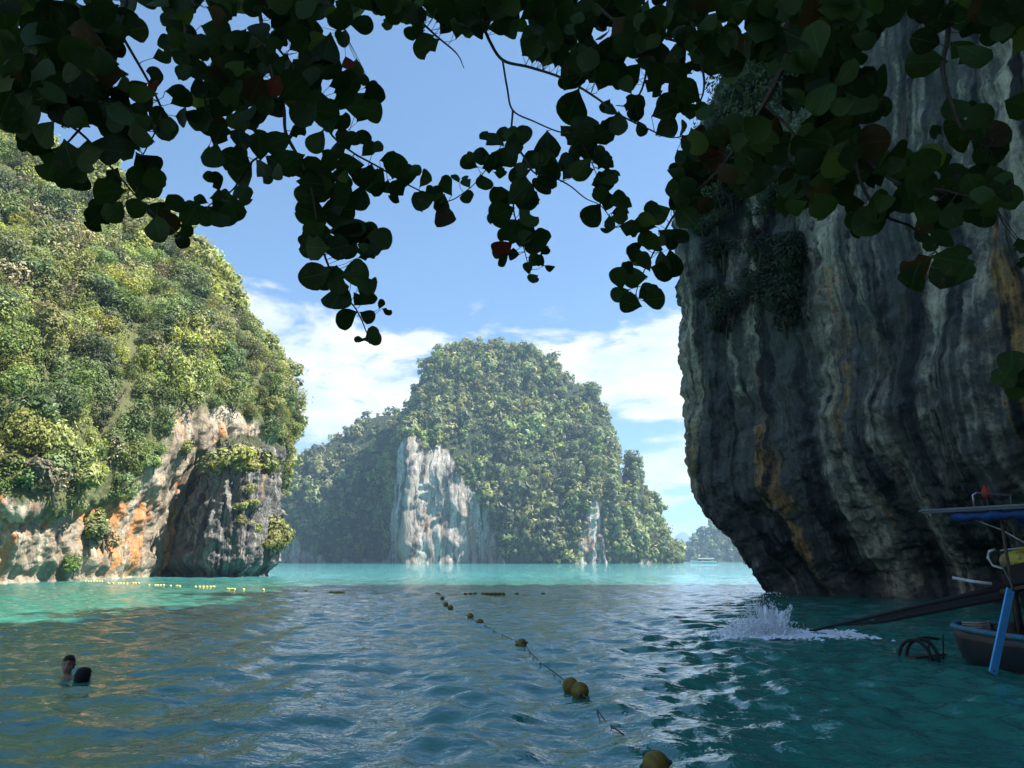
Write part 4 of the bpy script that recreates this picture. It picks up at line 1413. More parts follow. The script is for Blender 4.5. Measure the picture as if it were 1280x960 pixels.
BUOY = buoy_mesh(1)
NEAR_B = [(820, 962, 1.10), (725, 868, 1.15), (713, 861, 1.1), (652, 807, 1.05), (600, 780, 1.0), (588, 772, 1.0), (563, 761, 1.0), (557.5, 756.5, 0.95), (553, 749, 0.95), (548.5, 744.5, 0.95), (546, 743.6, 0.9)]
path = []
for k, (bx, by, s) in enumerate(NEAR_B):
    q = sea_pt(bx, by)
    e = empty('buoy', (q[0], q[1], 0.035 * s), random.uniform(0, 6.28), category='buoy', group='weathered buoys on the rope leading out to sea')
    e['label'] = {0: 'big weathered ochre buoy at the near end of the rope', 1: 'front one of two touching ochre buoys on the rope', 2: 'rear one of two touching ochre buoys on the rope',
                  3: 'lone weathered ochre buoy beyond the touching pair of buoys'}.get(k, 'small round weathered buoy far out along the rope')
    s *= 0.86
    e.scale = (s, s, s)
    add('shell', BUOY[0], parent=e)
    for a in (80, 260):
        add('collar', BUOY[1], parent=e).rotation_euler.x = math.radians(a)
    path.append((q[0], q[1], 0.02))
rp = []
for a, b in zip(path[:-1], path[1:]):
    for t in np.linspace(0, 1, 8, endpoint=False):
        L = math.dist(a, b)
        rp.append((a[0] + (b[0] - a[0]) * t + 0.03 * math.sin(9 * t), a[1] + (b[1] - a[1]) * t, 0.016 + 0.008 * math.sin(23 * t)))
MB().tube(rp, 0.008, 6).build('buoy_rope', M['rope'], smooth=True, label='dark wet rope joining the weathered ochre buoys', category='rope')


def float_mesh():
    mb = MB()
    mb.lathe([(0.01, -0.17), (0.055, -0.165), (0.085, -0.11), (0.09, 0), (0.085, 0.11), (0.055, 0.165), (0.01, 0.17)], 12, Matrix.Rotation(math.radians(90), 3, 'Y'))
    me = bpy.data.meshes.new('line_float')
    me.from_pydata(mb.v, [], mb.f)
    me.shade_smooth()
    me.materials.append(M['float'])
    return me


FLOAT = float_mesh()
FL = [(x, 91) for x in (88, 100, 112, 124, 136, 148, 158)] + [(x, 99) for x in (185, 205, 227, 237, 250, 265, 290, 300, 313)] + [(x, 107) for x in (357, 383, 393, 405, 418)] + [(448, 110), (475, 110), (485, 111)] \
    + [(x, 114) for x in (553, 570, 585, 600, 615, 628)] + [(690, 124), (705, 124), (715, 125), (755, 126), (838, 127), (1017, 131)] + [(x, 136) for x in (1120, 1130, 1145, 1158, 1172)]
fp = []
for k, (zx, zy) in enumerate(FL):
    q = sea_pt(80 + zx * 0.297, 700.6 + zy * 0.297)
    o = add('line_float', FLOAT, loc=(q[0], q[1], 0.045))
    o.rotation_euler = (0, 0, math.atan2(-20, 24) + random.uniform(-0.3, 0.3))
    o.scale = (0.8, 0.8, 0.8)
    o['label'] = 'small yellow float on the line strung below the orange cliff'
    o['category'] = 'float'
    o['group'] = 'yellow floats below the cliff'
    fp.append((q[0], q[1], 0.0))
DK = [582, 588, 594, 604, 609, 614, 619, 624, 629, 646, 679]
for x in DK:
    q = sea_pt(x, 743.6)
    o = add('line_float', FLOAT.copy(), loc=(q[0], q[1], 0.045))
    o.data.materials[0] = M['buoy']
    o.rotation_euler = (0, 0, random.uniform(-0.2, 0.2))
    o.scale = (0.6, 0.8, 0.8)
    o['label'] = 'brown weathered float on the line beyond the far end of the buoy rope'
    o['category'] = 'float'
    o['group'] = 'brown floats on the far line'
    fp.append((q[0], q[1], 0.0))
MB().tube(fp, 0.008, 5).build('float_line', M['rope'], smooth=True, label='thin line carrying the small yellow floats', category='rope')


# ---------------------------------------------------------------- swimmers
def swimmer(loc, yaw, hair_long, label, bare, seed):
    """one continuous body from hips to crown, chest under water"""
    root = empty('person', loc, yaw, label=label, category='person')
    rng = random.Random(seed)
    # rings: height, half width, half depth, forward shift (front is -Y)
    rings = [(-0.95, 0.14, 0.11, 0), (-0.75, 0.165, 0.115, 0), (-0.5, 0.15, 0.105, 0), (-0.25, 0.175, 0.12, 0), (-0.14, 0.19, 0.115, 0), (-0.085, 0.175, 0.095, 0), (-0.05, 0.12, 0.08, 0), (-0.03, 0.075, 0.068, 0),
             (0.0, 0.058, 0.060, -0.005), (0.035, 0.056, 0.060, -0.012), (0.050, 0.060, 0.075, -0.022), (0.062, 0.058, 0.085, -0.020), (0.080, 0.066, 0.090, -0.014), (0.100, 0.071, 0.094, -0.008),
             (0.125, 0.075, 0.097, -0.004), (0.150, 0.077, 0.099, 0), (0.175, 0.078, 0.100, 0), (0.205, 0.077, 0.099, 0.002), (0.235, 0.070, 0.090, 0.004), (0.258, 0.054, 0.070, 0.006), (0.272, 0.030, 0.040, 0.008), (0.277, 0.004, 0.005, 0.008)]
    ns = 40
    p = np.zeros((ns, len(rings), 3))
    for j, (z, w, d, sh) in enumerate(rings):
        for i in range(ns):
            a = 2 * math.pi * i / ns
            x, y = w * math.sin(a), -d * math.cos(a) + sh
            if z > 0.045:                                   # the face looks along -Y
                f = max(0, math.cos(a))
                if 0.085 < z < 0.165:
                    y -= 0.024 * math.exp(-(x / 0.011) ** 2) * (1 - abs(z - 0.108) / 0.055 if abs(z - 0.108) < 0.055 else 0) * (f > 0.5)
                y += 0.010 * math.exp(-((abs(x) - 0.032) / 0.014) ** 2 - ((z - 0.152) / 0.014) ** 2) * (f > 0.5)
                y -= 0.005 * math.exp(-(x / 0.02) ** 2 - ((z - 0.082) / 0.008) ** 2) * (f > 0.5)
                y -= 0.006 * math.exp(-(x / 0.05) ** 2 - ((z - 0.172) / 0.010) ** 2) * (f > 0.5)
            p[i, j] = (x, y, z)
    v = p.reshape(-1, 3)
    f = grid_faces(ns, len(rings), True)[:, ::-1]
    mb = MB()
    mb.raw(v, f)
    for s in (-1, 1):                                       # arms sculling just under the surface
        mb.tube([(s * 0.15, 0, -0.13), (s * 0.22, -0.02, -0.20), (s * 0.36, -0.10, -0.27), (s * 0.40, -0.22, -0.28), (s * 0.38, -0.36, -0.27), (s * 0.37, -0.44, -0.265)], [0.055, 0.052, 0.042, 0.038, 0.028, 0.022], 10)
        for q in range(5):
            t = (q - 2) * 0.018
            mb.tube([(s * 0.37 + t * 0.6, -0.42 + abs(t) * 0.3, -0.265), (s * 0.37 + t * 1.3, -0.485 + abs(t) * 0.8, -0.268), (s * 0.37 + t * 1.5, -0.525 + abs(t) * 1.5, -0.278)], [0.010, 0.009, 0.007], 6)
        if bare:
            mb.tube([(s * 0.076, 0.006, 0.118), (s * 0.085, 0.012, 0.128), (s * 0.088, 0.016, 0.145), (s * 0.082, 0.010, 0.158), (s * 0.075, 0.004, 0.160)], [0.006, 0.010, 0.011, 0.009, 0.005], 8)
    mb.build('body', M['skin'] if bare else M['skin'], root, True)
    # hair: a cap over the skull, lower at the back
    n2 = 40
    hv = []
    lv = [(-0.06 if hair_long else 0.06), (0.0 if hair_long else 0.09), 0.06 if hair_long else 0.11, 0.12, 0.16, 0.20, 0.24, 0.27, 0.287, 0.293]
    for j, z in enumerate(lv):
        w, d = np.interp(max(z, 0.1), [r[0] for r in rings], [r[1] for r in rings]), np.interp(max(z, 0.1), [r[0] for r in rings], [r[2] for r in rings])
        if z > 0.25:
            kx = math.sqrt(max(0.0, 1 - ((z - 0.20) / 0.0935) ** 2))
            w, d = 0.086 * kx, 0.108 * kx
        for i in range(n2):
            a = 2 * math.pi * i / n2
            front = max(0, math.cos(a))
            zz = z
            lim = 0.215 * min(1, front * 2.0) ** 0.5 + 0.012 * math.sin(a * 5 + 1)
            if front > 0.02 and zz < lim:
                zz = lim
                ww, dd = np.interp(zz, [r[0] for r in rings], [r[1] for r in rings]), np.interp(zz, [r[0] for r in rings], [r[2] for r in rings])
            else:
                ww, dd = w, d
            k = (1.17 if hair_long else 1.09) + 0.03 * math.sin(a * 9 + j) + rng.uniform(-0.015, 0.015)
            hv.append((ww * k * math.sin(a), -dd * k * math.cos(a) + 0.004, zz + 0.004))
    hb = MB()
    hb.raw(np.array(hv), [(j * n2 + i, j * n2 + (i + 1) % n2, (j + 1) * n2 + (i + 1) % n2, (j + 1) * n2 + i) for j in range(len(lv) - 1) for i in range(n2)])
    hb.raw(hv[-n2:], [tuple(range(n2))])
    hb.build('hair', M['hair'], root, True)
    if bare:
        for s in (-1, 1):
            MB().lathe([(0.001, -0.006), (0.010, -0.004), (0.012, 0), (0.010, 0.004), (0.001, 0.006)], 10, Matrix.Rotation(math.pi / 2, 3, 'X')).build('eye', M['eye'], root, True).location = (s * 0.031, -0.082, 0.152)
            MB().tube([(s * 0.014, -0.098, 0.172), (s * 0.032, -0.094, 0.176), (s * 0.050, -0.078, 0.170)], [0.003, 0.0045, 0.002], 6).build('eyebrow', M['hair'], root, True)
        MB().tube([(-0.024, -0.088, 0.078), (-0.010, -0.101, 0.083), (0, -0.103, 0.081), (0.010, -0.101, 0.083), (0.024, -0.088, 0.078)], [0.002, 0.005, 0.006, 0.005, 0.002], 8).build('lips', M['lips'], root, True)
    return root


q = sea_pt(84, 845)
swimmer((q[0], q[1], 0.03), 0.25, False, 'swimmer with dark hair, head and shoulders above the water, facing the beach', True, 2).scale = (1.0, 1.0, 0.92)
q = sea_pt(103.5, 851)
swimmer((q[0], q[1], -0.13), math.pi - 0.4, True, 'swimmer seen from behind, only the dark-haired head above water', False, 3).scale = (1.08, 1.08, 1.08)

# ---------------------------------------------------------------- long-tail boat
M['hull'] = plain('dark_hull_paint', (0.020, 0.022, 0.028), 0.5, var=0.4, scale=4.0, grime=(0.030, 0.024, 0.018))
M['trim_blue'] = plain('turquoise_trim', (0.04, 0.19, 0.27), 0.6, var=0.35, scale=6.0, grime=(0.09, 0.13, 0.15))
M['plank_blue'] = plain('bright_blue_plank', (0.075, 0.36, 0.72), 0.5, var=0.15, scale=7.0, grime=(0.11, 0.30, 0.50))
M['tarp'] = plain('blue_tarp', (0.014, 0.050, 0.17), 0.6, var=0.4, scale=9.0, bump=0.01)
M['wood'] = plain('worn_boat_wood', (0.10, 0.065, 0.04), 0.75, var=0.5, scale=9.0, bump=0.004)
M['wood_blue'] = plain('dark_blue_boards', (0.025, 0.035, 0.13), 0.6, var=0.4, scale=8.0)
M['metal'] = plain('worn_steel', (0.45, 0.46, 0.47), 0.4, 0.9, var=0.3, scale=12.0)
M['metal_dark'] = plain('oily_black_steel', (0.018, 0.018, 0.020), 0.75, 0.0, var=0.4, scale=12.0)
M['yellow'] = plain('yellow_engine_paint', (0.52, 0.42, 0.035), 0.45, var=0.25, scale=9.0, grime=(0.12, 0.10, 0.03))
M['white'] = plain('white_paint', (0.72, 0.73, 0.74), 0.45, var=0.12, scale=7.0, grime=(0.45, 0.45, 0.43))
M['roof'] = plain('pale_roof_edge', (0.16, 0.16, 0.17), 0.6, var=0.25, scale=7.0)
M['red'] = plain('red_cloth', (0.42, 0.035, 0.02), 0.8, var=0.3, scale=20.0)


def longtail_boat():
    # local frame: +Y runs aft to the stern, origin at the waterline below the stern
    ax = Vector((0.5, -0.866, 0)).normalized()             # towards the bow
    root = empty('longtail_boat', (7.95, 13.9, 0.0), math.atan2(-ax.y, -ax.x) - math.pi / 2, label='wooden long-tail boat with turquoise gunwale moored below the cliff', category='boat')
    L = 9.0
    ns, nr = 40, 17
    p = np.zeros((ns, nr, 3))
    gun = []
    for i in range(ns):
        t = i / (ns - 1)
        y = -L * t
        w = 0.93 * (1 - (1 - min(1, t / 0.16)) ** 2.2) ** 0.5 * (1 - 0.97 * max(0, (t - 0.55) / 0.45) ** 1.9) + 0.02
        top = 0.50 + 0.10 * (1 - min(1, t / 0.2)) + 1.7 * max(0, (t - 0.6) / 0.4) ** 2.4
        keel = -0.28 + 0.32 * (1 - min(1, t / 0.12)) ** 1.5 + 1.9 * max(0, (t - 0.72) / 0.28) ** 2.2
        for j in range(nr):
            s = -1 + 2 * j / (nr - 1)
            x = w * math.copysign(abs(math.sin(s * math.pi / 2)) ** 0.75, s)
            z = keel + (top - keel) * abs(s) ** 2.1
            p[i, j] = (x * (0.80 + 0.20 * abs(s)), y, z)
        gun.append((w, y, top))
    hull = grid_object('hull', p, M['hull'], root, flip=True)
    so_ = hull.modifiers.new('shell', 'SOLIDIFY')
    so_.thickness, so_.offset = 0.05, -1
    rim = [(-w, y, z) for w, y, z in gun[::-1]] + [(w, y, z) for w, y, z in gun]
    MB().tube([Vector(q) + Vector((0, 0, 0.01)) for q in rim], 0.047, 8).build('gunwale', M['trim_blue'], root, True)
    MB().tube([Vector((q[0] * 0.985, q[1] + 0.01, q[2] - 0.14)) for q in rim], 0.018, 6).build('rubbing_strake', M['wood'], root, True)
    for k in range(7):                                      # floor boards
        MB().box(((k - 3) * 0.19, -3.9, 0.10), (0.175, 5.6, 0.025)).build('floor_board', M['wood'], root)
    for y in (-0.72, -1.9, -3.2, -4.5, -5.8):
        w = np.interp(-y, [-g[1] for g in gun], [g[0] for g in gun])
        MB().box((0, y, 0.40), (2 * w - 0.12, 0.26, 0.04)).build('thwart', M['wood_blue'] if y > -1 else M['wood'], root, bevel=0.006)
    MB().box((0, -0.42, 0.47), (1.0, 0.42, 0.05)).build('stern_deck', M['wood_blue'], root, bevel=0.01)
    # roof on posts, with the side curtain rolled up under its edge
    for y in (-1.45, -2.9, -4.4, -6.0):
        for s in (-1, 1):
            MB().tube([(s * 0.86, y, 0.45), (s * 0.88, y, 1.5), (s * 0.90, y, 2.50)], 0.025, 8).build('roof_post', M['wood'], root, True)
    roof = np.zeros((20, 9, 3))
    for i in range(20):
        for j in range(9):
            s = -1 + j / 4
            roof[i, j] = (1.08 * s, -0.25 - 6.1 * i / 19, 2.60 - 0.09 * s * s)
    rf = grid_object('roof', roof, M['roof'], root)
    sd = rf.modifiers.new('thick', 'SOLIDIFY')
    sd.thickness = 0.03
    MB().box((0, -0.23, 2.53), (2.16, 0.05, 0.04)).build('roof_edge', M['roof'], root, bevel=0.01)
    for s in (-1, 1):
        MB().box((s * 1.09, -3.3, 2.535), (0.04, 6.1, 0.035)).build('roof_edge', M['roof'], root, bevel=0.01)
        n = 60
        MB().tube([(s * 1.0, -0.75 - 5.5 * k / n, 2.40 + 0.012 * math.sin(k * 1.9)) for k in range(n)], [0.072 + 0.012 * math.sin(k * 1.1) for k in range(n)], 10).build('rolled_curtain', M['tarp'], root, True)
    MB().tube([(-0.6, -0.9, 2.56), (-0.6, -0.9, 2.78), (-0.55, -0.94, 2.82), (0.55, -0.94, 2.82), (0.6, -0.9, 2.78), (0.6, -0.9, 2.56)], 0.016, 8).build('roof_rail', M['metal'], root, True)
    MB().tube([(-0.86, -1.0, 2.36), (-0.62, -1.3, 2.18), (-0.45, -1.9, 1.72)], 0.010, 6).build('curtain_cord', M['white'], root, True)
    # stern ladder: two hoops and a step at the waterline
    for o in (0.0, 0.22):
        hoop = [(-0.72 + o, 0.72, -0.35)] + [(-0.72 + o + 0.02 * math.sin(a), 0.72 - 0.30 * (1 - math.cos(a)), -0.02 + 0.34 * math.sin(a)) for a in np.linspace(0, math.pi, 14)] + [(-0.72 + o, 0.12, -0.35)]
        MB().tube(hoop, 0.030, 8).build('ladder_hoop', M['metal_dark'], root, True)
    MB().tube([(-0.72, 0.5, 0.30), (-0.30, 0.45, 0.34), (0.0, 0.4, 0.30)], 0.022, 8).build('ladder_rail', M['metal_dark'], root, True)
    MB().box((-0.35, 0.42, 0.03), (0.95, 0.16, 0.035)).build('ladder_step', M['wood'], root, bevel=0.006)
    for x in (-0.55, -0.12):
        MB().tube([(x, 0.30, -0.3), (x, 0.22, 0.40)], 0.014, 6).build('ladder_stay', M['metal_dark'], root, True)
    return root


boat = longtail_boat()


def boat_clutter():
    bm = boat.matrix_basis.copy() if False else Matrix.Translation(boat.location) @ Matrix.Rotation(boat.rotation_euler.z, 4, 'Z')
    W = lambda x, y, z: tuple(bm @ Vector((x, y, z)))
    can = empty('fuel_can', W(-0.45, -1.35, 0.115), 0.4, label='dark blue fuel can standing in the long-tail boat', category='can')
    MB().box((0, 0, 0.2), (0.32, 0.2, 0.4)).build('can_body', M['tarp'], can, bevel=0.03)
    MB().tube([(-0.08, 0, 0.4), (-0.08, 0, 0.46), (0.08, 0, 0.46), (0.08, 0, 0.4)], 0.015, 8).build('can_handle', M['metal_dark'], can, True)
    MB().lathe([(0.03, 0.4), (0.03, 0.44), (0.002, 0.445)], 10).build('can_cap', M['metal_dark'], can, True).location = (0.12, 0.05, 0)
    coil = [(0.2 * math.cos(a) * (1 + 0.02 * math.sin(3 * a)), 0.2 * math.sin(a), 0.02 + 0.006 * a) for a in np.linspace(0, 8 * math.pi, 120)]
    MB().tube(coil, 0.016, 6).build('rope_coil', M['rope_pale'], smooth=True, label='coil of pale rope on the stern deck of the long-tail boat', category='rope').location = W(-0.22, -0.45, 0.50)
    heap = np.zeros((24, 10, 3))
    for i in range(24):
        for j in range(10):
            a, r = 2 * math.pi * i / 24, 0.26 * math.cos(j / 9 * math.pi / 2)
            r *= 1 + 0.2 * math.sin(3 * a + j) + 0.08 * math.sin(7 * a)
            heap[i, j] = (r * math.cos(a) * 1.3, r * math.sin(a), 0.2 * math.sin(j / 9 * math.pi / 2) * (1 + 0.15 * math.sin(5 * a)))
    grid_object('cloth_heap', heap, M['wood'], closed=True, loc=W(0.35, -0.72, 0.425), label='crumpled brown cloth heaped on the stern bench of the boat', category='cloth')


M['rope_pale'] = plain('pale_rope', (0.30, 0.26, 0.19), 0.9, var=0.35, scale=25.0)
boat_clutter()


def longtail_engine():
    """car engine on a swivel post; the long shaft reaches aft to the water"""
    e0 = Vector((8.52, 13.10, 1.22))
    tip = Vector(map(float, sea_pt(1008, 791))) + Vector((0, 0, 0.02))
    root = empty('longtail_engine', (8.52, 13.10, 0.5), label='long-tail engine with yellow casing and long black propeller shaft', category='engine')
    o = Vector(root.location)
    d = (tip - e0).normalized()
    side = d.cross(Vector((0, 0, 1))).normalized()
    upv = side.cross(d).normalized()
    B = lambda a, b, c: e0 + d * a + side * b + upv * c - o
    R = Matrix((side, d, upv)).transposed()
    MB().tube([(0, 0, 0.02), (0, 0, 0.70)], [0.07, 0.055], 10).build('swivel_post', M['metal_dark'], root, True)
    MB().box(B(-0.35, 0, 0.20), (0.40, 0.62, 0.36), R, 0.85).build('engine_block', M['metal_dark'], root, bevel=0.03)
    MB().lathe([(0.02, -0.26), (0.16, -0.26), (0.185, -0.22), (0.185, 0.22), (0.16, 0.26), (0.02, 0.26)], 18, R @ Matrix.Rotation(math.pi / 2, 3, 'X')).build('engine_casing', M['yellow'], root, True).location = B(-0.30, 0, 0.42)
    for k in range(4):
        MB().tube([B(-0.52 + 0.13 * k, 0.17, 0.30), B(-0.52 + 0.13 * k, 0.26, 0.22)], 0.025, 8).build('exhaust_port', M['metal'], root, True)
    MB().tube([B(-0.1, -0.12, 0.30), B(0.10, -0.16, 0.42), B(0.16, -0.16, 0.56), B(0.10, -0.14, 0.66), B(0.0, -0.12, 0.68)], 0.030, 10).build('exhaust_pipe', M['metal'], root, True)
    MB().tube([B(-0.45, 0.12, 0.62), B(0.05, 0.05, 0.66)], 0.018, 8).build('air_pipe', M['metal'], root, True)
    MB().box(B(-0.35, 0, -0.02), (0.34, 0.95, 0.06), R).build('engine_bed', M['wood'], root, bevel=0.01)
    Ls = (tip - e0).length
    MB().tube([B(0.0, 0, 0.06), B(Ls * 0.35, 0, 0.05), B(Ls, 0, 0.0)], [0.055, 0.045, 0.032], 10).build('shaft_tube', M['metal_dark'], root, True)
    MB().tube([B(0.0, 0, -0.09), B(Ls * 0.55, 0, -0.10), B(Ls * 0.75, 0, -0.02)], [0.05, 0.045, 0.02], 8).build('shaft_brace', M['metal_dark'], root, True)
    MB().box(B(Ls * 0.30, 0, -0.02), (0.05, Ls * 0.58, 0.13), R).build('shaft_web', M['metal_dark'], root, bevel=0.01)
    for k in range(6):
        MB().tube([B(Ls * (0.08 + 0.11 * k), 0, 0.05), B(Ls * (0.08 + 0.11 * k), 0, -0.10)], 0.018, 6).build('brace_strut', M['metal_dark'], root, True)
    hub = B(Ls + 0.02, 0, 0)
    MB().lathe([(0.01, -0.06), (0.035, -0.05), (0.035, 0.05), (0.01, 0.08)], 10, R @ Matrix.Rotation(-math.pi / 2, 3, 'X')).build('propeller_hub', M['metal'], root, True).location = hub
    for k in range(2):
        MB().box((0, 0, 0.11), (0.09, 0.015, 0.18), Matrix.Rotation(0.5, 3, 'Z')).build('propeller_blade', M['metal'], root, bevel=0.004).matrix_basis = Matrix.Translation(hub) @ (R @ Matrix.Rotation(math.pi * k, 3, 'Y')).to_4x4()
    MB().tube([B(0.30, -0.10, 0.14), B(0.50, -0.30, 0.22), B(0.70, -0.50, 0.32)], 0.028, 8).build('tiller_handle', M['white'], root, True)


longtail_engine()


def blue_plank():
    top, bot = P(1263, 737, 11.5), P(1241, 842, 11.3)
    root = empty('blue_plank', tuple(bot), label='bright blue plank hanging by a rope on the side of the long-tail boat', category='plank')
    o = Vector(map(float, bot))
    a = Vector(map(float, top)) - o
    z = a.normalized()
    x = Vector((0.93, 0.36, 0)).cross(z).cross(z).normalized()
    y = z.cross(x)
    R = Matrix((x, y, z)).transposed()
    MB().box(a * 0.5, (0.15, 0.028, a.length), R).build('board', M['plank_blue'], root, bevel=0.006)
    for k in (0.03, 0.95):
        MB().lathe([(0.001, 0.017), (0.012, 0.017), (0.012, -0.017), (0.001, -0.017)], 8, R @ Matrix.Rotation(math.pi / 2, 3, 'X')).build('bolt', M['metal_dark'], root, True).location = a * k
    MB().tube([a * 0.95, a * 1.02 + Vector((0.05, 0.03, 0.02)), a + Vector((0.10, 0.20, 0.22)), a + Vector((0.16, 0.42, 0.42))], 0.010, 6).build('rope', M['rope'], root, True)


blue_plank()
bq = P(1232, 616, 13.4)
rb = empty('red_bundle', tuple(bq), label='small red cloth bundle on a stick above the boat roof', category='cloth')
MB().lathe([(0.005, -0.09), (0.055, -0.07), (0.075, 0), (0.05, 0.06), (0.018, 0.09), (0.03, 0.12), (0.004, 0.13)], 10).build('cloth', M['red'], rb, True)
MB().tube([(0, 0, 0.1), (0.01, 0, -0.2), (0.0, 0.0, -0.42)], 0.014, 6).build('stick', M['wood'], rb, True)


# ---------------------------------------------------------------- white water thrown up by the propeller
def spray():
    rng = np.random.default_rng(8)
    c = sea_pt(1000, 793)
    g = sea_pt(945, 795)
    dirv = (g - c)
    n = 13000
    t = rng.random(n) ** 0.8
    base = c + np.outer(t * 1.6, dirv) + rng.normal(0, 0.18, (n, 3)) * np.array([1.0, 1.3, 0])
    prof = np.exp(-((t - 0.55) / 0.24) ** 2)
    h = rng.exponential(0.27, n) * prof * np.where(rng.random(n) < 0.15, 1.7, 0.8) + rng.random(n) * 0.04
    h = np.minimum(h, 0.95)
    # a few jets
    for k in range(10):
        m = rng.integers(0, n, 260)
        b = c + dirv * rng.uniform(0.45, 0.85) + np.array([rng.normal(0, 0.12), rng.normal(0, 0.2), 0])
        lean = np.array([rng.normal(-0.12, 0.12), rng.normal(0, 0.12), 1.0])
        s = rng.random(260) ** 1.3 * rng.uniform(0.35, 0.95)
        base[m] = b + lean * s[:, None] * np.array([1, 1, 0]) + rng.normal(0, 0.015 + 0.02 * s[:, None], (260, 3)) * np.array([1, 1, 0])
        h[m] = s * lean[2] - 0.25 * s ** 2 + rng.normal(0, 0.015, 260)
    base[:, 2] = h
    s = rng.uniform(0.006, 0.019, n) * np.where(h > 0.35, 0.75, 1.25)
    oct_v = np.array([[1, 0, 0], [-1, 0, 0], [0, 1, 0], [0, -1, 0], [0, 0, 1.3], [0, 0, -1.3]])
    oct_f = np.array([[0, 2, 4], [2, 1, 4], [1, 3, 4], [3, 0, 4], [2, 0, 5], [1, 2, 5], [3, 1, 5], [0, 3, 5]])
    v = (oct_v[None] * s[:, None, None] + base[:, None]).reshape(-1, 3)
    f = (oct_f[None] + 6 * np.arange(n)[:, None, None]).reshape(-1, 3)
    # ragged body of broken water under the drops
    gu, gv = 150, 60
    A, B = np.meshgrid(np.linspace(-0.25, 1.6, gu), np.linspace(-1, 1, gv), indexing='ij')
    ctr = c[None, None] + A[..., None] * dirv
    X, Y = ctr[..., 0] + 0.05 * B, ctr[..., 1] + 0.42 * B
    env = np.exp(-((A - 0.62) / 0.30) ** 2) * np.clip(1 - np.abs(B) ** 1.6, 0, 1)
    spk = np.clip(fbm(np.stack([X * 3.2, Y * 3.2, X * 0], -1), 4, 0.65, True) + 0.25, 0, 2) ** 1.6
    skirt = np.clip(1 - np.abs(B) ** 2, 0, 1) * np.clip(1 - np.abs(A - 0.62) / 0.95, 0, 1)
    Z = 0.52 * env * spk + 0.07 * skirt * (0.4 + spk) - 0.03
    body = np.stack([X + 0.25 * Z * np.sin(9 * X + 5 * Y), Y, Z], -1).reshape(-1, 3)
    bf = grid_faces(gu, gv)
    bt = np.concatenate([bf[:, [0, 1, 2]], bf[:, [0, 2, 3]]])
    f = np.concatenate([f, bt + len(v)])
    v = np.concatenate([v, body])
    add('propeller_spray', raw_mesh('propeller_spray', v, f), M['foam'], kind='stuff', label='white spray thrown up at the end of the propeller shaft')
    # foam lying on the water: small flecks in streaks
    V, Fc = [], []
    off = 0
    for k in range(2600):
        t = rng.random()
        if k < 1700:
            q = c + dirv * rng.normal(0.55, 0.5) + np.array([rng.normal(0, 0.25), rng.normal(0, 0.33), 0])
            r = rng.uniform(0.015, 0.06)
        else:
            q = c + np.array([rng.uniform(-1.6, 1.3), rng.normal(-0.4, 0.5), 0])
            r = rng.uniform(0.01, 0.035)
        a = np.linspace(0, 2 * math.pi, 7, endpoint=False)
        rr = r * rng.uniform(0.5, 1.3, 7)
        ring = np.stack([q[0] + rr * np.cos(a) * 2.0, q[1] + rr * np.sin(a), np.full(7, 0.022 + rng.random() * 0.025)], 1)
        V.append(np.concatenate([[[q[0], q[1], 0.05 + rng.random() * 0.025]], ring]))
        Fc.append(np.array([[0, 1 + i, 1 + (i + 1) % 7] for i in range(7)]) + off)
        off += 8
    add('propeller_foam', raw_mesh('propeller_foam', np.concatenate(V), np.concatenate(Fc)), M['foam'], kind='stuff', label='white foam flecks drifting around the propeller')


spray()


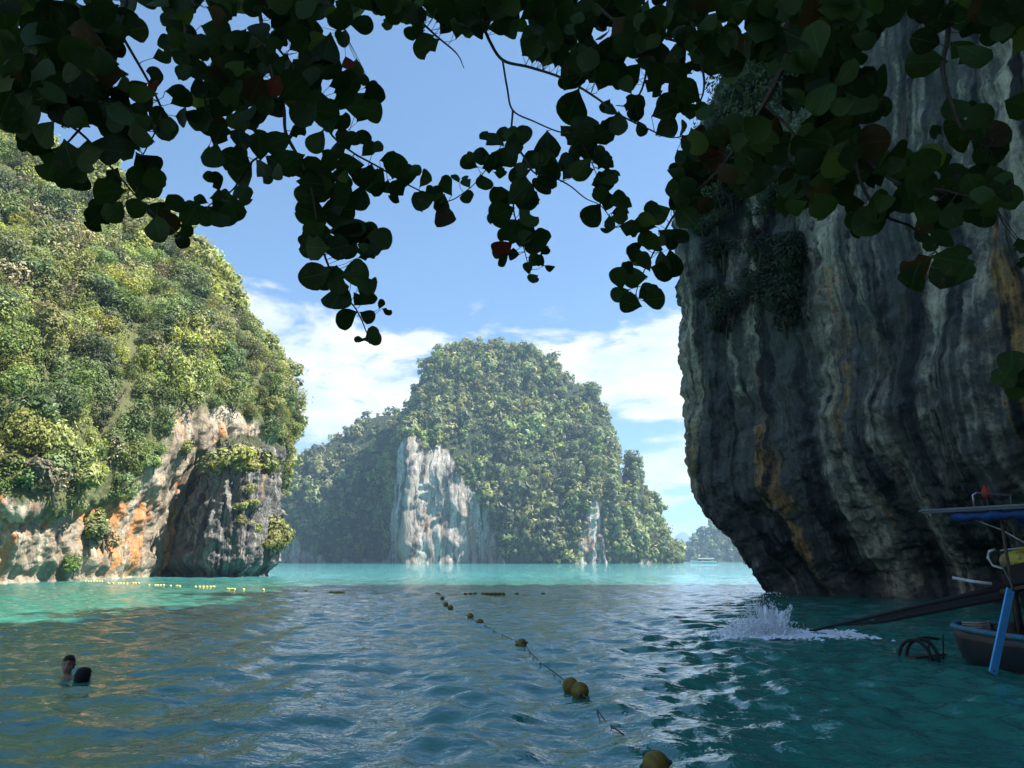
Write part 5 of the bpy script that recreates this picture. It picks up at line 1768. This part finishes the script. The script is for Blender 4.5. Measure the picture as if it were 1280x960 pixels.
# ---------------------------------------------------------------- far boats
def tour_boat():
    c = P(880, 702, 430)
    root = empty('tour_boat', (c[0], c[1], 0), label='white covered tour boat crossing in front of the small dome-shaped island', category='boat')
    ns, nr = 16, 9
    p = np.zeros((ns, nr, 3))
    for i in range(ns):
        t = i / (ns - 1)
        w = 1.7 * (1 - max(0, (t - 0.6) / 0.4) ** 2.2) + 0.05
        top = 0.9 + 0.7 * max(0, (t - 0.5) / 0.5) ** 2
        for j in range(nr):
            s = -1 + 2 * j / (nr - 1)
            p[i, j] = (7.0 - 14.5 * t, w * s, -0.5 + (top + 0.5) * abs(s) ** 1.6)
    grid_object('hull', p, M['white'], root)
    MB().box((1.0, 0, 1.0), (10.5, 2.9, 0.1)).build('deck', M['white'], root)
    for x in (-3.2, -1.2, 0.8, 2.8, 4.8):
        for s in (-1, 1):
            MB().tube([(x, s * 1.45, 0.9), (x, s * 1.45, 2.4)], 0.05, 6).build('post', M['white'], root)
    MB().box((1.0, 0, 2.5), (9.0, 3.3, 0.28)).build('canopy', M['white'], root, bevel=0.08)
    MB().box((-2.6, 0, 1.5), (0.9, 2.2, 0.9)).build('console', M['metal_dark'], root, bevel=0.05)
    for x in (-1, 0.6, 2.2, 3.8):
        MB().box((x, 0, 1.3), (0.5, 2.6, 0.5)).build('bench', M['metal_dark'], root, bevel=0.05)
    MB().tube([(-2.8, 0, 2.6), (-2.8, 0, 3.5)], 0.04, 6).build('mast', M['white'], root)
    for s in (-0.5, 0.5):
        MB().box((7.3, s, 0.7), (0.5, 0.4, 1.0)).build('outboard_motor', M['metal_dark'], root, bevel=0.06)
    c = P(934, 702, 430)
    r2 = empty('small_boat', (c[0], c[1], 0), label='tiny dark open boat far off beside the small dome-shaped island', category='boat')
    for i in range(ns):
        t = i / (ns - 1)
        w = 0.8 * math.sin(math.pi * min(1, 0.08 + t * 0.92)) ** 0.7 + 0.03
        top = 0.55 + 0.5 * abs(t - 0.5) ** 2 * 2
        for j in range(nr):
            s = -1 + 2 * j / (nr - 1)
            p[i, j] = (2.5 - 5.0 * t, w * s, -0.3 + (top + 0.3) * abs(s) ** 1.7)
    grid_object('hull', p, M['hull'], r2)
    MB().box((0.3, 0, 0.5), (0.4, 1.4, 0.08)).build('thwart', M['wood'], r2)
    MB().tube([(0.5, 0, 0.4), (0.5, 0, 1.0), (0.5, 0, 1.45), (0.5, 0, 1.7)], [0.25, 0.28, 0.12, 0.09], 8).build('cargo_bundle', M['tarp'], r2, True)


tour_boat()

# ---------------------------------------------------------------- the hazy air over the sea
def haze():
    zt, R = 175.0, 15000.0
    mb = MB()
    mb.box((0, 0, (zt - 4.0) / 2), (2 * R, 2 * R, zt + 4.0))
    m = bpy.data.materials.new('hazy_air')
    m.use_nodes = True
    t = NT(m.node_tree)
    for nd in list(t.n):
        t.n.remove(nd)
    v = t.node('ShaderNodeVolumePrincipled', i={'Color': (0.46, 0.73, 1.0), 'Density': 0.00030, 'Anisotropy': 0.2})
    t.l.new(v.outputs[0], t.node('ShaderNodeOutputMaterial').inputs['Volume'])
    mb.build('haze', m, kind='stuff', label='pale blue haze hanging over the sea')


haze()
